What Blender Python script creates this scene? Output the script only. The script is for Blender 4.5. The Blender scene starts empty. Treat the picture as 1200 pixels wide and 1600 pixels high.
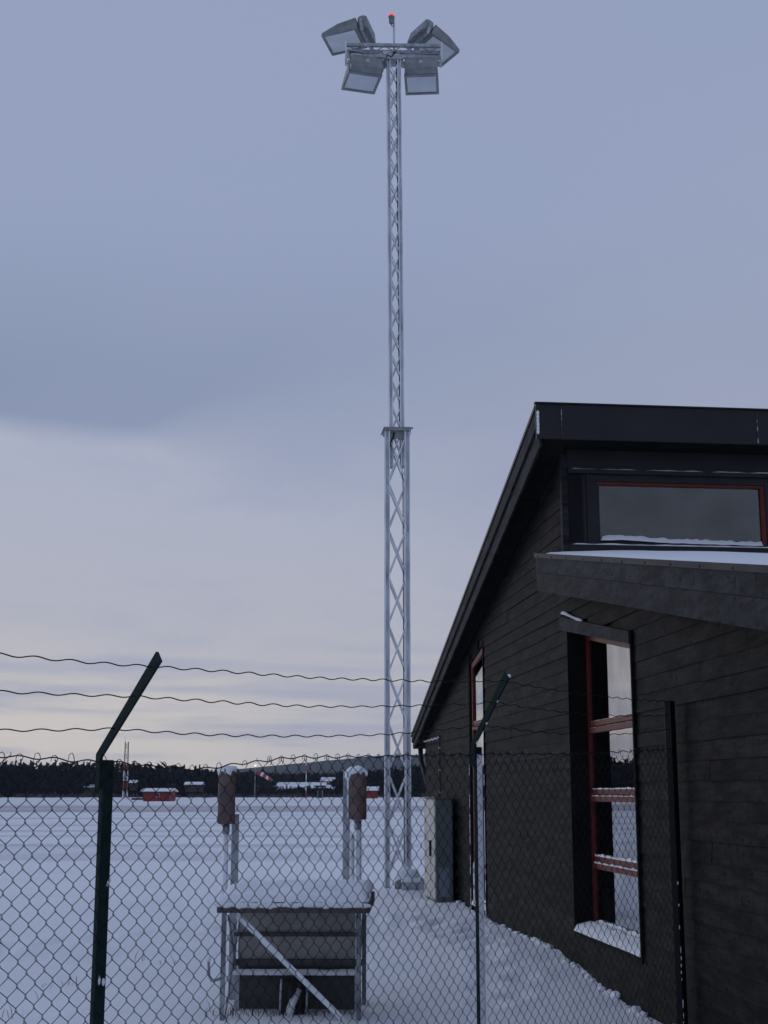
import bpy, math, random
from mathutils import Vector, Matrix, noise

random.seed(7)
scene = bpy.context.scene
COL = scene.collection
R = math.radians

# ------------------------------------------------------------------ camera
F_PX, PITCH = 2150.0, R(11.5)
cam_data = bpy.data.cameras.new('camera')
cam = bpy.data.objects.new('camera', cam_data)
COL.objects.link(cam)
cam.location = (0, 0, 0)
cam.rotation_euler = (R(90) + PITCH, 0, 0)
cam_data.sensor_fit = 'VERTICAL'
cam_data.sensor_height = 24.0
cam_data.lens = 24.0 * F_PX / 1600.0
cam_data.clip_start = 0.1
cam_data.clip_end = 20000
scene.camera = cam
scene.render.resolution_x, scene.render.resolution_y = 768, 1024

# ------------------------------------------------------------------ sky
SUN_AZ, SUN_EL = R(-48), R(9)          # low in the south-west, behind the cloud, to the left of the view
world = bpy.data.worlds.new('World')
scene.world = world
world.use_nodes = True
wn, wl_ = world.node_tree.nodes, world.node_tree.links
wn.clear()


def N(nodes, kind, **kw):
    n = nodes.new(kind)
    for k, v in kw.items():
        setattr(n, k, v)
    return n


def math_node(op, a, b=None, clamp=False):
    n = N(wn, 'ShaderNodeMath', operation=op, use_clamp=clamp)
    for i, v in enumerate((a, b)):
        if v is None:
            continue
        if isinstance(v, (int, float)):
            n.inputs[i].default_value = v
        else:
            wl_.new(v, n.inputs[i])
    return n.outputs[0]


def mix_rgb(fac, a, b):
    n = N(wn, 'ShaderNodeMix', data_type='RGBA')
    for i, v in ((0, fac), (6, a), (7, b)):
        if isinstance(v, (int, float)):
            n.inputs[i].default_value = v
        elif isinstance(v, tuple):
            n.inputs[i].default_value = (*v, 1)
        else:
            wl_.new(v, n.inputs[i])
    return n.outputs[2]


def map_range(v, a, b, c=0.0, d=1.0, kind='SMOOTHSTEP'):
    n = N(wn, 'ShaderNodeMapRange', interpolation_type=kind)
    wl_.new(v, n.inputs['Value'])
    for nm, x in (('From Min', a), ('From Max', b), ('To Min', c), ('To Max', d)):
        if isinstance(x, (int, float)):
            n.inputs[nm].default_value = x
        else:
            wl_.new(x, n.inputs[nm])
    return n.outputs['Result']


def sky_noise(scale, stretch, detail, rough=0.5):
    m = N(wn, 'ShaderNodeMapping')
    m.inputs['Scale'].default_value = stretch
    wl_.new(tc.outputs['Generated'], m.inputs['Vector'])
    t = N(wn, 'ShaderNodeTexNoise')
    t.inputs['Scale'].default_value = scale
    t.inputs['Detail'].default_value = detail
    t.inputs['Roughness'].default_value = rough
    wl_.new(m.outputs[0], t.inputs['Vector'])
    return t.outputs['Fac']


tc = N(wn, 'ShaderNodeTexCoord')
sep = N(wn, 'ShaderNodeSeparateXYZ')
wl_.new(tc.outputs['Generated'], sep.inputs[0])
sx, sz = sep.outputs['X'], sep.outputs['Z']
n_big = sky_noise(2.2, (1, 1, 2.6), 3)
n_streak = sky_noise(3.0, (1.2, 1.2, 16), 4, 0.55)
n_soft = sky_noise(5.0, (1, 1, 3.0), 5, 0.6)
# overcast deck: upper cloud, a darker edge, a lighter band below it, warm streaks low down
upper = mix_rgb(map_range(sz, 0.255, 0.42), (0.236, 0.288, 0.425), (0.303, 0.361, 0.526))
upper = mix_rgb(map_range(n_big, 0.35, 0.7, 0.0, 0.35), upper, (0.315, 0.362, 0.52))
low_col = mix_rgb(map_range(sep.outputs['Y'], -0.4, 0.5), (0.36, 0.395, 0.50), (0.455, 0.45, 0.50))
lower = mix_rgb(map_range(sz, 0.02, 0.25), low_col, (0.412, 0.442, 0.560))
lower = mix_rgb(map_range(n_soft, 0.45, 0.7, 0.0, 0.45), lower, (0.32, 0.365, 0.52))
warm_f = math_node('MULTIPLY', map_range(n_streak, 0.44, 0.58), map_range(sz, 0.13, 0.03))
warm_f = math_node('MULTIPLY', warm_f, map_range(sx, 0.1, -0.25, 0.25, 0.95))
warm_f = math_node('MULTIPLY', warm_f, map_range(sep.outputs['Y'], -0.3, 0.6))
lower = mix_rgb(warm_f, lower, (0.63, 0.59, 0.555))
blue_f = math_node('MULTIPLY', map_range(n_streak, 0.5, 0.36), map_range(sz, 0.16, 0.05))
lower = mix_rgb(math_node('MULTIPLY', blue_f, 0.6), lower, (0.33, 0.36, 0.48))
edge_w = math_node('ADD', math_node('MULTIPLY', math_node('MAXIMUM', math_node('ADD', sx, 0.17), 0.0), 0.62), 0.010)
edge = math_node('ADD', math_node('SUBTRACT', sz, 0.257), math_node('MULTIPLY', math_node('SUBTRACT', n_big, 0.5), 0.05))
edge = math_node('ADD', edge, math_node('MULTIPLY', sx, -0.012))
deck = mix_rgb(map_range(edge, math_node('MULTIPLY', edge_w, -1.0), edge_w), lower, upper)
nish = N(wn, 'ShaderNodeTexSky', sky_type='NISHITA', sun_disc=False)
nish.sun_elevation, nish.sun_rotation = SUN_EL, SUN_AZ
nish.air_density, nish.dust_density = 1.0, 1.0
scale10 = N(wn, 'ShaderNodeVectorMath', operation='SCALE')
wl_.new(deck, scale10.inputs[0])
scale10.inputs['Scale'].default_value = 10.0
cloudy = mix_rgb(0.96, nish.outputs[0], scale10.outputs[0])     # clouds hide nearly all the clear sky
bg = N(wn, 'ShaderNodeBackground')
wl_.new(cloudy, bg.inputs['Color'])
bg.inputs['Strength'].default_value = 0.1
wo = N(wn, 'ShaderNodeOutputWorld')
wl_.new(bg.outputs[0], wo.inputs['Surface'])

sun_data = bpy.data.lights.new('sun', 'SUN')
sun_data.energy = 0.5
sun_data.angle = R(35)
sun_data.color = (1.0, 0.93, 0.86)
sun = bpy.data.objects.new('sun', sun_data)
COL.objects.link(sun)
sun_dir = Vector((math.sin(SUN_AZ) * math.cos(SUN_EL), math.cos(SUN_AZ) * math.cos(SUN_EL), math.sin(SUN_EL)))
sun.rotation_euler = sun_dir.to_track_quat('Z', 'Y').to_euler()

scene.view_settings.view_transform = 'Standard'
scene.view_settings.look = 'None'
scene.view_settings.exposure = 0.0
scene.view_settings.gamma = 1.0
scene.cycles.use_denoising = True
scene.cycles.max_bounces = 8
scene.cycles.volume_bounces = 1

# ------------------------------------------------------------------ geometry helpers
CT, ST = math.cos(PITCH), math.sin(PITCH)


def ray(x, y):
    u, v = (x - 600) / F_PX, (y - 800) / F_PX
    return Vector((u, CT + v * ST, ST - v * CT))


def at(x, y, Y):
    r = ray(x, y)
    return r * (Y / r.y)


class MB:
    """collects shapes, builds one mesh object"""

    def __init__(self):
        self.v, self.f, self.m = [], [], []

    def add(self, verts, faces, mat=0):
        b = len(self.v)
        self.v += [tuple(p) for p in verts]
        self.f += [tuple(b + i for i in f) for f in faces]
        self.m += [mat] * len(faces)
        return self

    def box(self, x0, x1, y0, y1, z0, z1, mat=0, M=None):
        vs = [Vector((x, y, z)) for z in (z0, z1) for y in (y0, y1) for x in (x0, x1)]
        if M is not None:
            vs = [M @ p for p in vs]
        return self.add(vs, [(0, 2, 3, 1), (4, 5, 7, 6), (0, 1, 5, 4), (2, 6, 7, 3), (0, 4, 6, 2), (1, 3, 7, 5)], mat)

    def bevel_box(self, x0, x1, y0, y1, z0, z1, c, mat=0, M=None):
        """box with its upright edges chamfered and its top edges chamfered"""
        def ring(i, z):
            return [Vector(p) for p in ((x0 + i + c, y0 + i, z), (x1 - i - c, y0 + i, z), (x1 - i, y0 + i + c, z), (x1 - i, y1 - i - c, z),
                                        (x1 - i - c, y1 - i, z), (x0 + i + c, y1 - i, z), (x0 + i, y1 - i - c, z), (x0 + i, y0 + i + c, z))]
        rs = [ring(0, z0), ring(0, z1 - c), ring(c * 0.8, z1)]
        vs = [p for r in rs for p in r]
        if M is not None:
            vs = [M @ p for p in vs]
        fs = [tuple(range(7, -1, -1)), tuple(range(16, 24))]
        for k in range(2):
            for i in range(8):
                j = (i + 1) % 8
                fs.append((k * 8 + i, k * 8 + j, k * 8 + 8 + j, k * 8 + 8 + i))
        return self.add(vs, fs, mat)

    def prism(self, poly, d0, d1, axis=0, mat=0, M=None):
        """polygon in the two other axes, extruded along axis from d0 to d1"""
        def mk(p, d):
            q = [p[0], p[1]]
            q.insert(axis, d)
            return Vector(q)
        n = len(poly)
        vs = [mk(p, d0) for p in poly] + [mk(p, d1) for p in poly]
        if M is not None:
            vs = [M @ p for p in vs]
        fs = [tuple(range(n)), tuple(range(2 * n - 1, n - 1, -1))]
        fs += [(i, i + n, (i + 1) % n + n, (i + 1) % n) for i in range(n)]
        return self.add(vs, fs, mat)

    def tube(self, pts, r, n=6, mat=0, cap=True, radii=None):
        pts = [Vector(p) for p in pts]
        rings = []
        up = None
        for i, p in enumerate(pts):
            t = (pts[min(i + 1, len(pts) - 1)] - pts[max(i - 1, 0)]).normalized()
            if up is None:
                up = Vector((0, 0, 1)) if abs(t.z) < 0.9 else Vector((1, 0, 0))
            a = t.cross(up).normalized()
            b = a.cross(t).normalized()
            up = b
            rr = radii[i] if radii else r
            rings.append([p + (a * math.cos(2 * math.pi * k / n) + b * math.sin(2 * math.pi * k / n)) * rr for k in range(n)])
        vs = [q for rg in rings for q in rg]
        fs = []
        for i in range(len(rings) - 1):
            for k in range(n):
                j = (k + 1) % n
                fs.append((i * n + k, i * n + j, i * n + n + j, i * n + n + k))
        if cap:
            fs.append(tuple(range(n - 1, -1, -1)))
            fs.append(tuple(range(len(vs) - n, len(vs))))
        return self.add(vs, fs, mat)

    def bar(self, p, q, w, t, up=(0, 0, 1), mat=0):
        """flat bar from p to q: w across, t thick"""
        p, q = Vector(p), Vector(q)
        d = (q - p).normalized()
        a = d.cross(Vector(up))
        if a.length < 1e-4:
            a = d.cross(Vector((1, 0, 0)))
        a.normalize()
        b = a.cross(d).normalized()
        vs = []
        for c in (p, q):
            for sa, sb in ((-1, -1), (1, -1), (1, 1), (-1, 1)):
                vs.append(c + a * sa * w / 2 + b * sb * t / 2)
        return self.add(vs, [(3, 2, 1, 0), (4, 5, 6, 7), (0, 1, 5, 4), (1, 2, 6, 5), (2, 3, 7, 6), (3, 0, 4, 7)], mat)

    def lathe(self, prof, n=16, c=(0, 0, 0), mat=0):
        """profile of (radius, z) turned about a vertical axis through c"""
        vs = []
        for r, z in prof:
            for k in range(n):
                a = 2 * math.pi * k / n
                vs.append((c[0] + r * math.cos(a), c[1] + r * math.sin(a), c[2] + z))
        fs = []
        for i in range(len(prof) - 1):
            for k in range(n):
                j = (k + 1) % n
                fs.append((i * n + k, i * n + j, i * n + n + j, i * n + n + k))
        fs.append(tuple(range(n - 1, -1, -1)))
        fs.append(tuple(range(len(vs) - n, len(vs))))
        return self.add(vs, fs, mat)

    def snow(self, x0, x1, y0, y1, z0, h, step=0.05, rim=0.06, amp=0.3, mat=0, zf=None, seed=0.0, freq=6.0, maxn=60):
        """a soft pad of snow with rounded rims on a rectangle; zf adds the slope beneath it"""
        nx = max(3, min(maxn, int((x1 - x0) / step)))
        ny = max(3, min(maxn, int((y1 - y0) / step)))
        vs, fs = [], []
        for j in range(ny + 1):
            for i in range(nx + 1):
                x, y = x0 + (x1 - x0) * i / nx, y0 + (y1 - y0) * j / ny
                e = min(x - x0, x1 - x, y - y0, y1 - y)
                k = min(1.0, max(0.0, e / rim))
                k = math.sqrt(max(0.0, 1 - (1 - k) ** 2))
                nn = noise.noise((x * freq + seed, y * freq, seed * 1.7))
                zz = z0 + (zf(x, y) if zf else 0.0)
                wob = (0.25 if rim < 0.1 else 0.0) * rim * noise.noise((x * 9 + seed, y * 9, 3.3))
                vs.append((x + wob * (k < 0.5), y + wob * (k < 0.5), zz + h * k * (1 + amp * nn)))
        for j in range(ny):
            for i in range(nx):
                a = j * (nx + 1) + i
                fs.append((a, a + 1, a + nx + 2, a + nx + 1))
        return self.add(vs, fs, mat)

    def lump(self, c, rx, ry, rz, seed=0.0, amp=0.25, n=8, m=5, mat=0):
        vs, fs = [], []
        for j in range(m + 1):
            ph = math.pi * j / m
            for i in range(n):
                a = 2 * math.pi * i / n
                d = Vector((math.sin(ph) * math.cos(a), math.sin(ph) * math.sin(a), math.cos(ph)))
                k = 1 + amp * noise.noise(d * 1.7 + Vector((seed, seed * 2, 0)))
                vs.append((c[0] + d.x * rx * k, c[1] + d.y * ry * k, c[2] + d.z * rz * k))
        for j in range(m):
            for i in range(n):
                i2 = (i + 1) % n
                fs.append((j * n + i, (j + 1) * n + i, (j + 1) * n + i2, j * n + i2))
        return self.add(vs, fs, mat)

    def mesh(self, name, mats, smooth=False):
        me = bpy.data.meshes.new(name)
        me.from_pydata(self.v, [], self.f)
        if not isinstance(mats, (list, tuple)):
            mats = [mats]
        for m in mats:
            me.materials.append(m)
        for p, mi in zip(me.polygons, self.m):
            p.material_index = mi
            p.use_smooth = smooth
        me.update()
        return me

    def build(self, name, mats, parent=None, smooth=False):
        return link(name, self.mesh(name, mats, smooth), parent)


def link(name, data, parent=None):
    o = bpy.data.objects.new(name, data)
    COL.objects.link(o)
    if parent is not None:
        o.parent = parent
    return o


def empty(name, loc=(0, 0, 0), rz=0.0):
    o = link(name, None)
    o.location = loc
    o.rotation_euler = (0, 0, rz)
    o.empty_display_size = 0.3
    return o


def tag(o, label, cat, group=None, kind=None):
    if label:
        o['label'] = label
    if cat:
        o['category'] = cat
    if group:
        o['group'] = group
    if kind:
        o['kind'] = kind
    return o


# ------------------------------------------------------------------ materials
def mat(name, col, rough=0.6, metal=0.0, spec=0.4, var=None, scale=6.0, stretch=(1, 1, 1), bump=0.0, bscale=40.0,
        bstretch=(1, 1, 1), rand=0.0, coord='Object', detail=4, lo=0.35, hi=0.65):
    m = bpy.data.materials.new(name)
    m.use_nodes = True
    nt = m.node_tree
    b = nt.nodes['Principled BSDF']
    b.inputs['Base Color'].default_value = (*col, 1)
    b.inputs['Roughness'].default_value = rough
    b.inputs['Metallic'].default_value = metal
    b.inputs['Specular IOR Level'].default_value = spec
    tcn = nt.nodes.new('ShaderNodeTexCoord')
    out = None

    def nz(sc, st, det):
        mp = nt.nodes.new('ShaderNodeMapping')
        mp.inputs['Scale'].default_value = st
        nt.links.new(tcn.outputs[coord], mp.inputs[0])
        t = nt.nodes.new('ShaderNodeTexNoise')
        t.inputs['Scale'].default_value = sc
        t.inputs['Detail'].default_value = det
        nt.links.new(mp.outputs[0], t.inputs['Vector'])
        return t.outputs['Fac']
    if var is not None:
        mr = nt.nodes.new('ShaderNodeMapRange')
        nt.links.new(nz(scale, stretch, detail), mr.inputs['Value'])
        mr.inputs['From Min'].default_value, mr.inputs['From Max'].default_value = lo, hi
        mx = nt.nodes.new('ShaderNodeMix')
        mx.data_type = 'RGBA'
        nt.links.new(mr.outputs[0], mx.inputs[0])
        mx.inputs[6].default_value = (*col, 1)
        mx.inputs[7].default_value = (*var, 1)
        out = mx.outputs[2]
    if rand > 0:
        oi = nt.nodes.new('ShaderNodeObjectInfo')
        mr2 = nt.nodes.new('ShaderNodeMapRange')
        nt.links.new(oi.outputs['Random'], mr2.inputs['Value'])
        mr2.inputs['To Min'].default_value, mr2.inputs['To Max'].default_value = 1 - rand, 1 + rand
        sc_ = nt.nodes.new('ShaderNodeVectorMath')
        sc_.operation = 'SCALE'
        if out is not None:
            nt.links.new(out, sc_.inputs[0])
        else:
            sc_.inputs[0].default_value = col
        nt.links.new(mr2.outputs[0], sc_.inputs['Scale'])
        out = sc_.outputs[0]
    if out is not None:
        nt.links.new(out, b.inputs['Base Color'])
    if bump > 0:
        bp = nt.nodes.new('ShaderNodeBump')
        bp.inputs['Strength'].default_value = bump
        bp.inputs['Distance'].default_value = 0.01
        nt.links.new(nz(bscale, bstretch, 5), bp.inputs['Height'])
        nt.links.new(bp.outputs[0], b.inputs['Normal'])
    return m


SNOW = mat('snow', (0.83, 0.86, 0.90), 0.75, spec=0.2, var=(0.77, 0.80, 0.85), scale=3, bump=0.35, bscale=30)
FROST = mat('frosted_snow', (0.82, 0.84, 0.88), 0.8, spec=0.2, bump=0.6, bscale=90)
GALV = mat('galvanised_steel', (0.26, 0.28, 0.30), 0.42, metal=0.45, var=(0.44, 0.47, 0.50), scale=14, stretch=(1, 1, 0.25), bump=0.1)
GALV_FROST = mat('frosted_galvanised_steel', (0.60, 0.62, 0.65), 0.5, metal=0.2, var=(0.80, 0.83, 0.87), scale=5, stretch=(1, 1, 0.35),
                 bump=0.2, lo=0.4, hi=0.6)
GREEN = mat('green_coated_steel', (0.004, 0.015, 0.013), 0.5, spec=0.22, var=(0.007, 0.022, 0.019), scale=20)
WIRE = mat('green_coated_wire', (0.005, 0.007, 0.014), 0.55, spec=0.15)
BLACKISH = mat('black_coated_steel', (0.008, 0.009, 0.010), 0.6, spec=0.2)


def board_material(name, dark, light, rand, spec=0.12):
    """stained softwood: long grain, blotches of worn stain, small knots and drip marks"""
    m = mat(name, dark, 0.8, spec=spec)
    nt = m.node_tree
    b_ = nt.nodes['Principled BSDF']
    tcn = nt.nodes.new('ShaderNodeTexCoord')
    oi = nt.nodes.new('ShaderNodeObjectInfo')

    def nz(st, sc, det, rough=0.55, shift=True):
        mp = nt.nodes.new('ShaderNodeMapping')
        mp.inputs['Scale'].default_value = st
        nt.links.new(tcn.outputs['Object'], mp.inputs[0])
        if shift:
            cb_ = nt.nodes.new('ShaderNodeCombineXYZ')
            mu = nt.nodes.new('ShaderNodeMath')
            mu.operation = 'MULTIPLY'
            mu.inputs[1].default_value = 57.0
            nt.links.new(oi.outputs['Random'], mu.inputs[0])
            nt.links.new(mu.outputs[0], cb_.inputs[0])
            nt.links.new(mu.outputs[0], cb_.inputs[1])
            nt.links.new(cb_.outputs[0], mp.inputs['Location'])
        t = nt.nodes.new('ShaderNodeTexNoise')
        t.inputs['Scale'].default_value = sc
        t.inputs['Detail'].default_value = det
        t.inputs['Roughness'].default_value = rough
        nt.links.new(mp.outputs[0], t.inputs['Vector'])
        return t.outputs['Fac']

    def rng(v, a_, c_, d0, d1):
        r = nt.nodes.new('ShaderNodeMapRange')
        nt.links.new(v, r.inputs['Value'])
        for nm, x in (('From Min', a_), ('From Max', c_), ('To Min', d0), ('To Max', d1)):
            r.inputs[nm].default_value = x
        return r.outputs['Result']

    def mul(a_, c_):
        n = nt.nodes.new('ShaderNodeMath')
        n.operation = 'MULTIPLY'
        nt.links.new(a_, n.inputs[0])
        nt.links.new(c_, n.inputs[1])
        return n.outputs[0]
    grain = nz((1, 0.6, 14), 5.0, 6, 0.7)
    blotch = nz((1, 1.0, 4.0), 2.4, 6, 0.65)
    drip = nz((1, 9, 0.9), 2.0, 4, 0.6)
    knot = nz((1, 5, 9), 2.3, 1, 0.5)
    f = mul(rng(grain, 0.3, 0.7, 0.45, 1.15), rng(blotch, 0.38, 0.66, 0.12, 1.3))
    f = mul(f, rng(drip, 0.35, 0.6, 0.75, 1.1))
    mx = nt.nodes.new('ShaderNodeMix')
    mx.data_type = 'RGBA'
    nt.links.new(f, mx.inputs[0])
    mx.inputs[6].default_value = (*dark, 1)
    mx.inputs[7].default_value = (*light, 1)
    tone = mul(rng(oi.outputs['Random'], 0, 1, 1 - rand, 1 + rand), rng(knot, 0.64, 0.70, 1.0, 0.25))
    sc_ = nt.nodes.new('ShaderNodeVectorMath')
    sc_.operation = 'SCALE'
    nt.links.new(mx.outputs[2], sc_.inputs[0])
    nt.links.new(tone, sc_.inputs['Scale'])
    nt.links.new(sc_.outputs[0], b_.inputs['Base Color'])
    bp = nt.nodes.new('ShaderNodeBump')
    bp.inputs['Strength'].default_value = 0.6
    bp.inputs['Distance'].default_value = 0.006
    nt.links.new(grain, bp.inputs['Height'])
    nt.links.new(bp.outputs[0], b_.inputs['Normal'])
    return m


BOARD = board_material('dark_stained_board', (0.0038, 0.0037, 0.0038), (0.0275, 0.0255, 0.024), 0.18)
FASCIA = board_material('dark_fascia_board', (0.007, 0.0075, 0.0095), (0.036, 0.038, 0.045), 0.15, 0.2)
METAL_DARK = mat('dark_sheet_metal', (0.011, 0.011, 0.0135), 0.5, spec=0.3, var=(0.017, 0.017, 0.020), scale=2)
SOFFIT = mat('dark_soffit_board', (0.007, 0.007, 0.007), 0.8, spec=0.08, var=(0.013, 0.0125, 0.012), scale=3, stretch=(1, 6, 1))
RED_FRAME = mat('red_painted_frame', (0.15, 0.026, 0.021), 0.5, spec=0.2, var=(0.10, 0.019, 0.016), scale=7, rand=0.08)
DARK_ROOM = mat('dark_interior', (0.02, 0.02, 0.022), 0.9)
PANEL = mat('grey_panel', (0.38, 0.37, 0.34), 0.6, var=(0.26, 0.255, 0.24), scale=5)
PANEL_DARK = mat('dark_grey_panel', (0.075, 0.075, 0.075), 0.6, var=(0.05, 0.05, 0.05), scale=5)
BROWN = mat('brown_weathered_drum', (0.165, 0.118, 0.105), 0.75, spec=0.2, var=(0.105, 0.085, 0.080), scale=6, bump=0.25, bscale=25)
ROOF_BOARD = mat('purple_brown_roof_edge', (0.10, 0.075, 0.08), 0.7, var=(0.065, 0.05, 0.055), scale=9, stretch=(4, 4, 1))
CAB_LIGHT = mat('cream_sky_lit_cabinet', (0.50, 0.49, 0.46), 0.5, var=(0.36, 0.35, 0.33), scale=4)  # cream doors, coloured paler for the open sky the west face gets
CAB_DARK = mat('green_grey_shaded_cabinet', (0.115, 0.135, 0.13), 0.55, var=(0.095, 0.112, 0.11), scale=3)  # near side's green-grey, set darker than the sky-lit doors by colour
CONCRETE = mat('concrete', (0.24, 0.23, 0.23), 0.85, var=(0.16, 0.155, 0.155), scale=9, bump=0.4)
SEAM = mat('frosted_dark_seam', (0.03, 0.03, 0.034), 0.6, var=(0.40, 0.42, 0.45), scale=16, lo=0.50, hi=0.62)
BLACK = mat('black_rubber', (0.008, 0.008, 0.009), 0.6)
LAMP_BODY = mat('lamp_body_grey', (0.19, 0.205, 0.205), 0.5, metal=0.2, var=(0.27, 0.285, 0.285), scale=5)
WHITE = mat('white_paint', (0.72, 0.72, 0.74), 0.5)
RED = mat('red_paint', (0.42, 0.045, 0.035), 0.5)
RED_WOOD = mat('red_wood', (0.27, 0.040, 0.030), 0.7, var=(0.20, 0.032, 0.026), scale=2)
DARK_WOOD = mat('dark_wood', (0.04, 0.035, 0.033), 0.8)
FOREST = mat('dark_conifer', (0.010, 0.013, 0.013), 0.9, spec=0.05, var=(0.024, 0.024, 0.024), scale=0.22, detail=6)
BARE = mat('bare_birch_scrub', (0.055, 0.042, 0.04), 0.9, spec=0.1, var=(0.10, 0.085, 0.085), scale=0.4)
GRASS = mat('dry_grass', (0.075, 0.07, 0.05), 0.9, var=(0.14, 0.12, 0.08), scale=9)
DARK_STEEL = mat('weathered_tower_steel', (0.12, 0.11, 0.12), 0.6)
DULL_RED = mat('faded_red_paint', (0.20, 0.045, 0.04), 0.6)
STAND_STEEL = mat('weathered_stand_steel', (0.14, 0.16, 0.17), 0.5, metal=0.3, var=(0.34, 0.37, 0.40), scale=7, stretch=(1, 1, 0.4), lo=0.42, hi=0.68)
LOGO = mat('pale_label', (0.45, 0.47, 0.5), 0.5)


def glass_mat(name, f0, f90, tint):
    m = bpy.data.materials.new(name)
    m.use_nodes = True
    nt = m.node_tree
    nt.nodes.clear()
    lw = nt.nodes.new('ShaderNodeLayerWeight')
    lw.inputs['Blend'].default_value = 0.5
    pw = nt.nodes.new('ShaderNodeMath')
    pw.operation = 'POWER'
    nt.links.new(lw.outputs['Facing'], pw.inputs[0])
    pw.inputs[1].default_value = 2.2
    mr = nt.nodes.new('ShaderNodeMapRange')
    nt.links.new(pw.outputs[0], mr.inputs['Value'])
    tx = nt.nodes.new('ShaderNodeTexCoord')
    ns = nt.nodes.new('ShaderNodeTexNoise')
    ns.inputs['Scale'].default_value = 2.5
    ns.inputs['Detail'].default_value = 6
    nt.links.new(tx.outputs['Object'], ns.inputs['Vector'])
    cr = nt.nodes.new('ShaderNodeMapRange')
    nt.links.new(ns.outputs['Fac'], cr.inputs['Value'])
    cr.inputs['From Min'].default_value, cr.inputs['From Max'].default_value = 0.3, 0.7
    cr.inputs['To Min'].default_value, cr.inputs['To Max'].default_value = 0.75, 1.0
    mr.inputs['To Min'].default_value, mr.inputs['To Max'].default_value = f0, f90
    gl = nt.nodes.new('ShaderNodeBsdfGlossy')
    gl.inputs['Roughness'].default_value = 0.0
    nt.links.new(cr.outputs[0], gl.inputs['Color'])
    tr = nt.nodes.new('ShaderNodeBsdfTransparent')
    tr.inputs['Color'].default_value = (*tint, 1)
    mx = nt.nodes.new('ShaderNodeMixShader')
    nt.links.new(mr.outputs[0], mx.inputs[0])
    nt.links.new(tr.outputs[0], mx.inputs[1])
    nt.links.new(gl.outputs[0], mx.inputs[2])
    o = nt.nodes.new('ShaderNodeOutputMaterial')
    nt.links.new(mx.outputs[0], o.inputs['Surface'])
    return m


GLASS = glass_mat('coated_window_glass', 0.10, 1.0, (0.6, 0.62, 0.62))
LAMP_GLASS = glass_mat('lamp_glass', 0.14, 0.9, (0.98, 0.99, 1.0))
REFLECTOR = mat('lamp_reflector', (0.90, 0.93, 0.95), 0.5, metal=0.1)


def emit(name, col, strength):
    m = bpy.data.materials.new(name)
    m.use_nodes = True
    b = m.node_tree.nodes['Principled BSDF']
    b.inputs['Base Color'].default_value = (*col, 1)
    b.inputs['Emission Color'].default_value = (*col, 1)
    b.inputs['Emission Strength'].default_value = strength
    return m


RED_LIGHT = emit('lit_red_beacon', (1.0, 0.06, 0.035), 1.1)

# ------------------------------------------------------------------ the ground
WALL_C, WALL_K = 3.5, 0.11             # the long wall stands on X = 3.5 - 0.11 Y
PHI = math.atan(WALL_K)


def smooth(a, b, x):
    t = min(1.0, max(0.0, (x - a) / (b - a)))
    return t * t * (3 - 2 * t)


def ground_z(X, Y):
    d = math.hypot(X, Y)
    z = -1.80
    if d < 120:
        k = 1 - smooth(60, 120, d)
        z += k * (0.035 * noise.noise((X * 0.35, Y * 0.35, 0)) + 0.014 * noise.noise((X * 1.3, Y * 1.3, 4)) +
                  0.006 * noise.noise((X * 4.5, Y * 4.5, 9)))
        wall = (X - (WALL_C - WALL_K * Y))
        z += 0.16 * smooth(12.3, 15.5, Y) * smooth(-2.6, -0.1, wall) * (1 - smooth(24, 28, Y))
        z += 0.045 * smooth(-0.8, 0.0, wall) * noise.noise((Y * 2.3, 1, 2)) * (Y < 27)
        # a soft trodden furrow across the near snow
        fy = Y - (17.2 + 0.30 * X + 0.5 * math.sin(X * 0.7))
        z -= 0.045 * math.exp(-(fy / 0.55) ** 2) * (0.6 + 0.6 * noise.noise((X * 2.2, 0.3, Y))) * smooth(0.3, -0.6, X)
        z += 0.03 * math.exp(-((fy - 0.9) / 0.5) ** 2) * smooth(0.3, -0.6, X)
    if Y > 0:
        az = math.atan2(X, Y)
        far = smooth(520, 700, d)
        z += far * 6.6
        z += smooth(700, 1500, d) * 8
        z += smooth(2300, 3300, d) * hill_h(az)
    return z


def hill_h(az):
    """height of the far ridge by bearing"""
    x = 600 + math.tan(az) * F_PX * 1.0
    base = 30 + 42 * smooth(280, 620, x) + 26 * smooth(650, 1500, x) + 25 * smooth(-200, -1200, x)
    return base + 5 * noise.noise((az * 14, 0, 0)) + 2 * noise.noise((az * 60, 1, 0))


PRINTS = []
pr = random.Random(8)
for (x0, y0, x1, y1, bow) in ((-5.2, 15.2, -0.2, 21.0, 0.5), (-1.6, 24.5, 1.2, 17.6, -0.5), (0.4, 19.9, 1.1, 12.6, 0.25), (-4.5, 23.5, -0.4, 20.0, 0.4)):
    n_ = int(math.hypot(x1 - x0, y1 - y0) / 0.36)
    dx_, dy_ = (x1 - x0) / n_, (y1 - y0) / n_
    L_ = math.hypot(dx_, dy_)
    for i in range(n_ + 1):
        sd = (0.12 if i % 2 else -0.12) + pr.uniform(-0.05, 0.05) + bow * math.sin(math.pi * i / n_)
        PRINTS.append((x0 + dx_ * i - dy_ / L_ * sd + pr.uniform(-0.06, 0.06), y0 + dy_ * i + dx_ / L_ * sd + pr.uniform(-0.06, 0.06), pr.uniform(0.025, 0.06)))


def prints_z(X, Y):
    z = 0.0
    for (px_, py_, dep) in PRINTS:
        ddx, ddy = X - px_, Y - py_
        if abs(ddx) < 0.5 and abs(ddy) < 0.6:
            q = (ddx / 0.13) ** 2 + (ddy / 0.19) ** 2
            z += -dep * math.exp(-q) + 0.3 * dep * math.exp(-(math.sqrt(q) - 1.7) ** 2 * 3)
    return z


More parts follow.
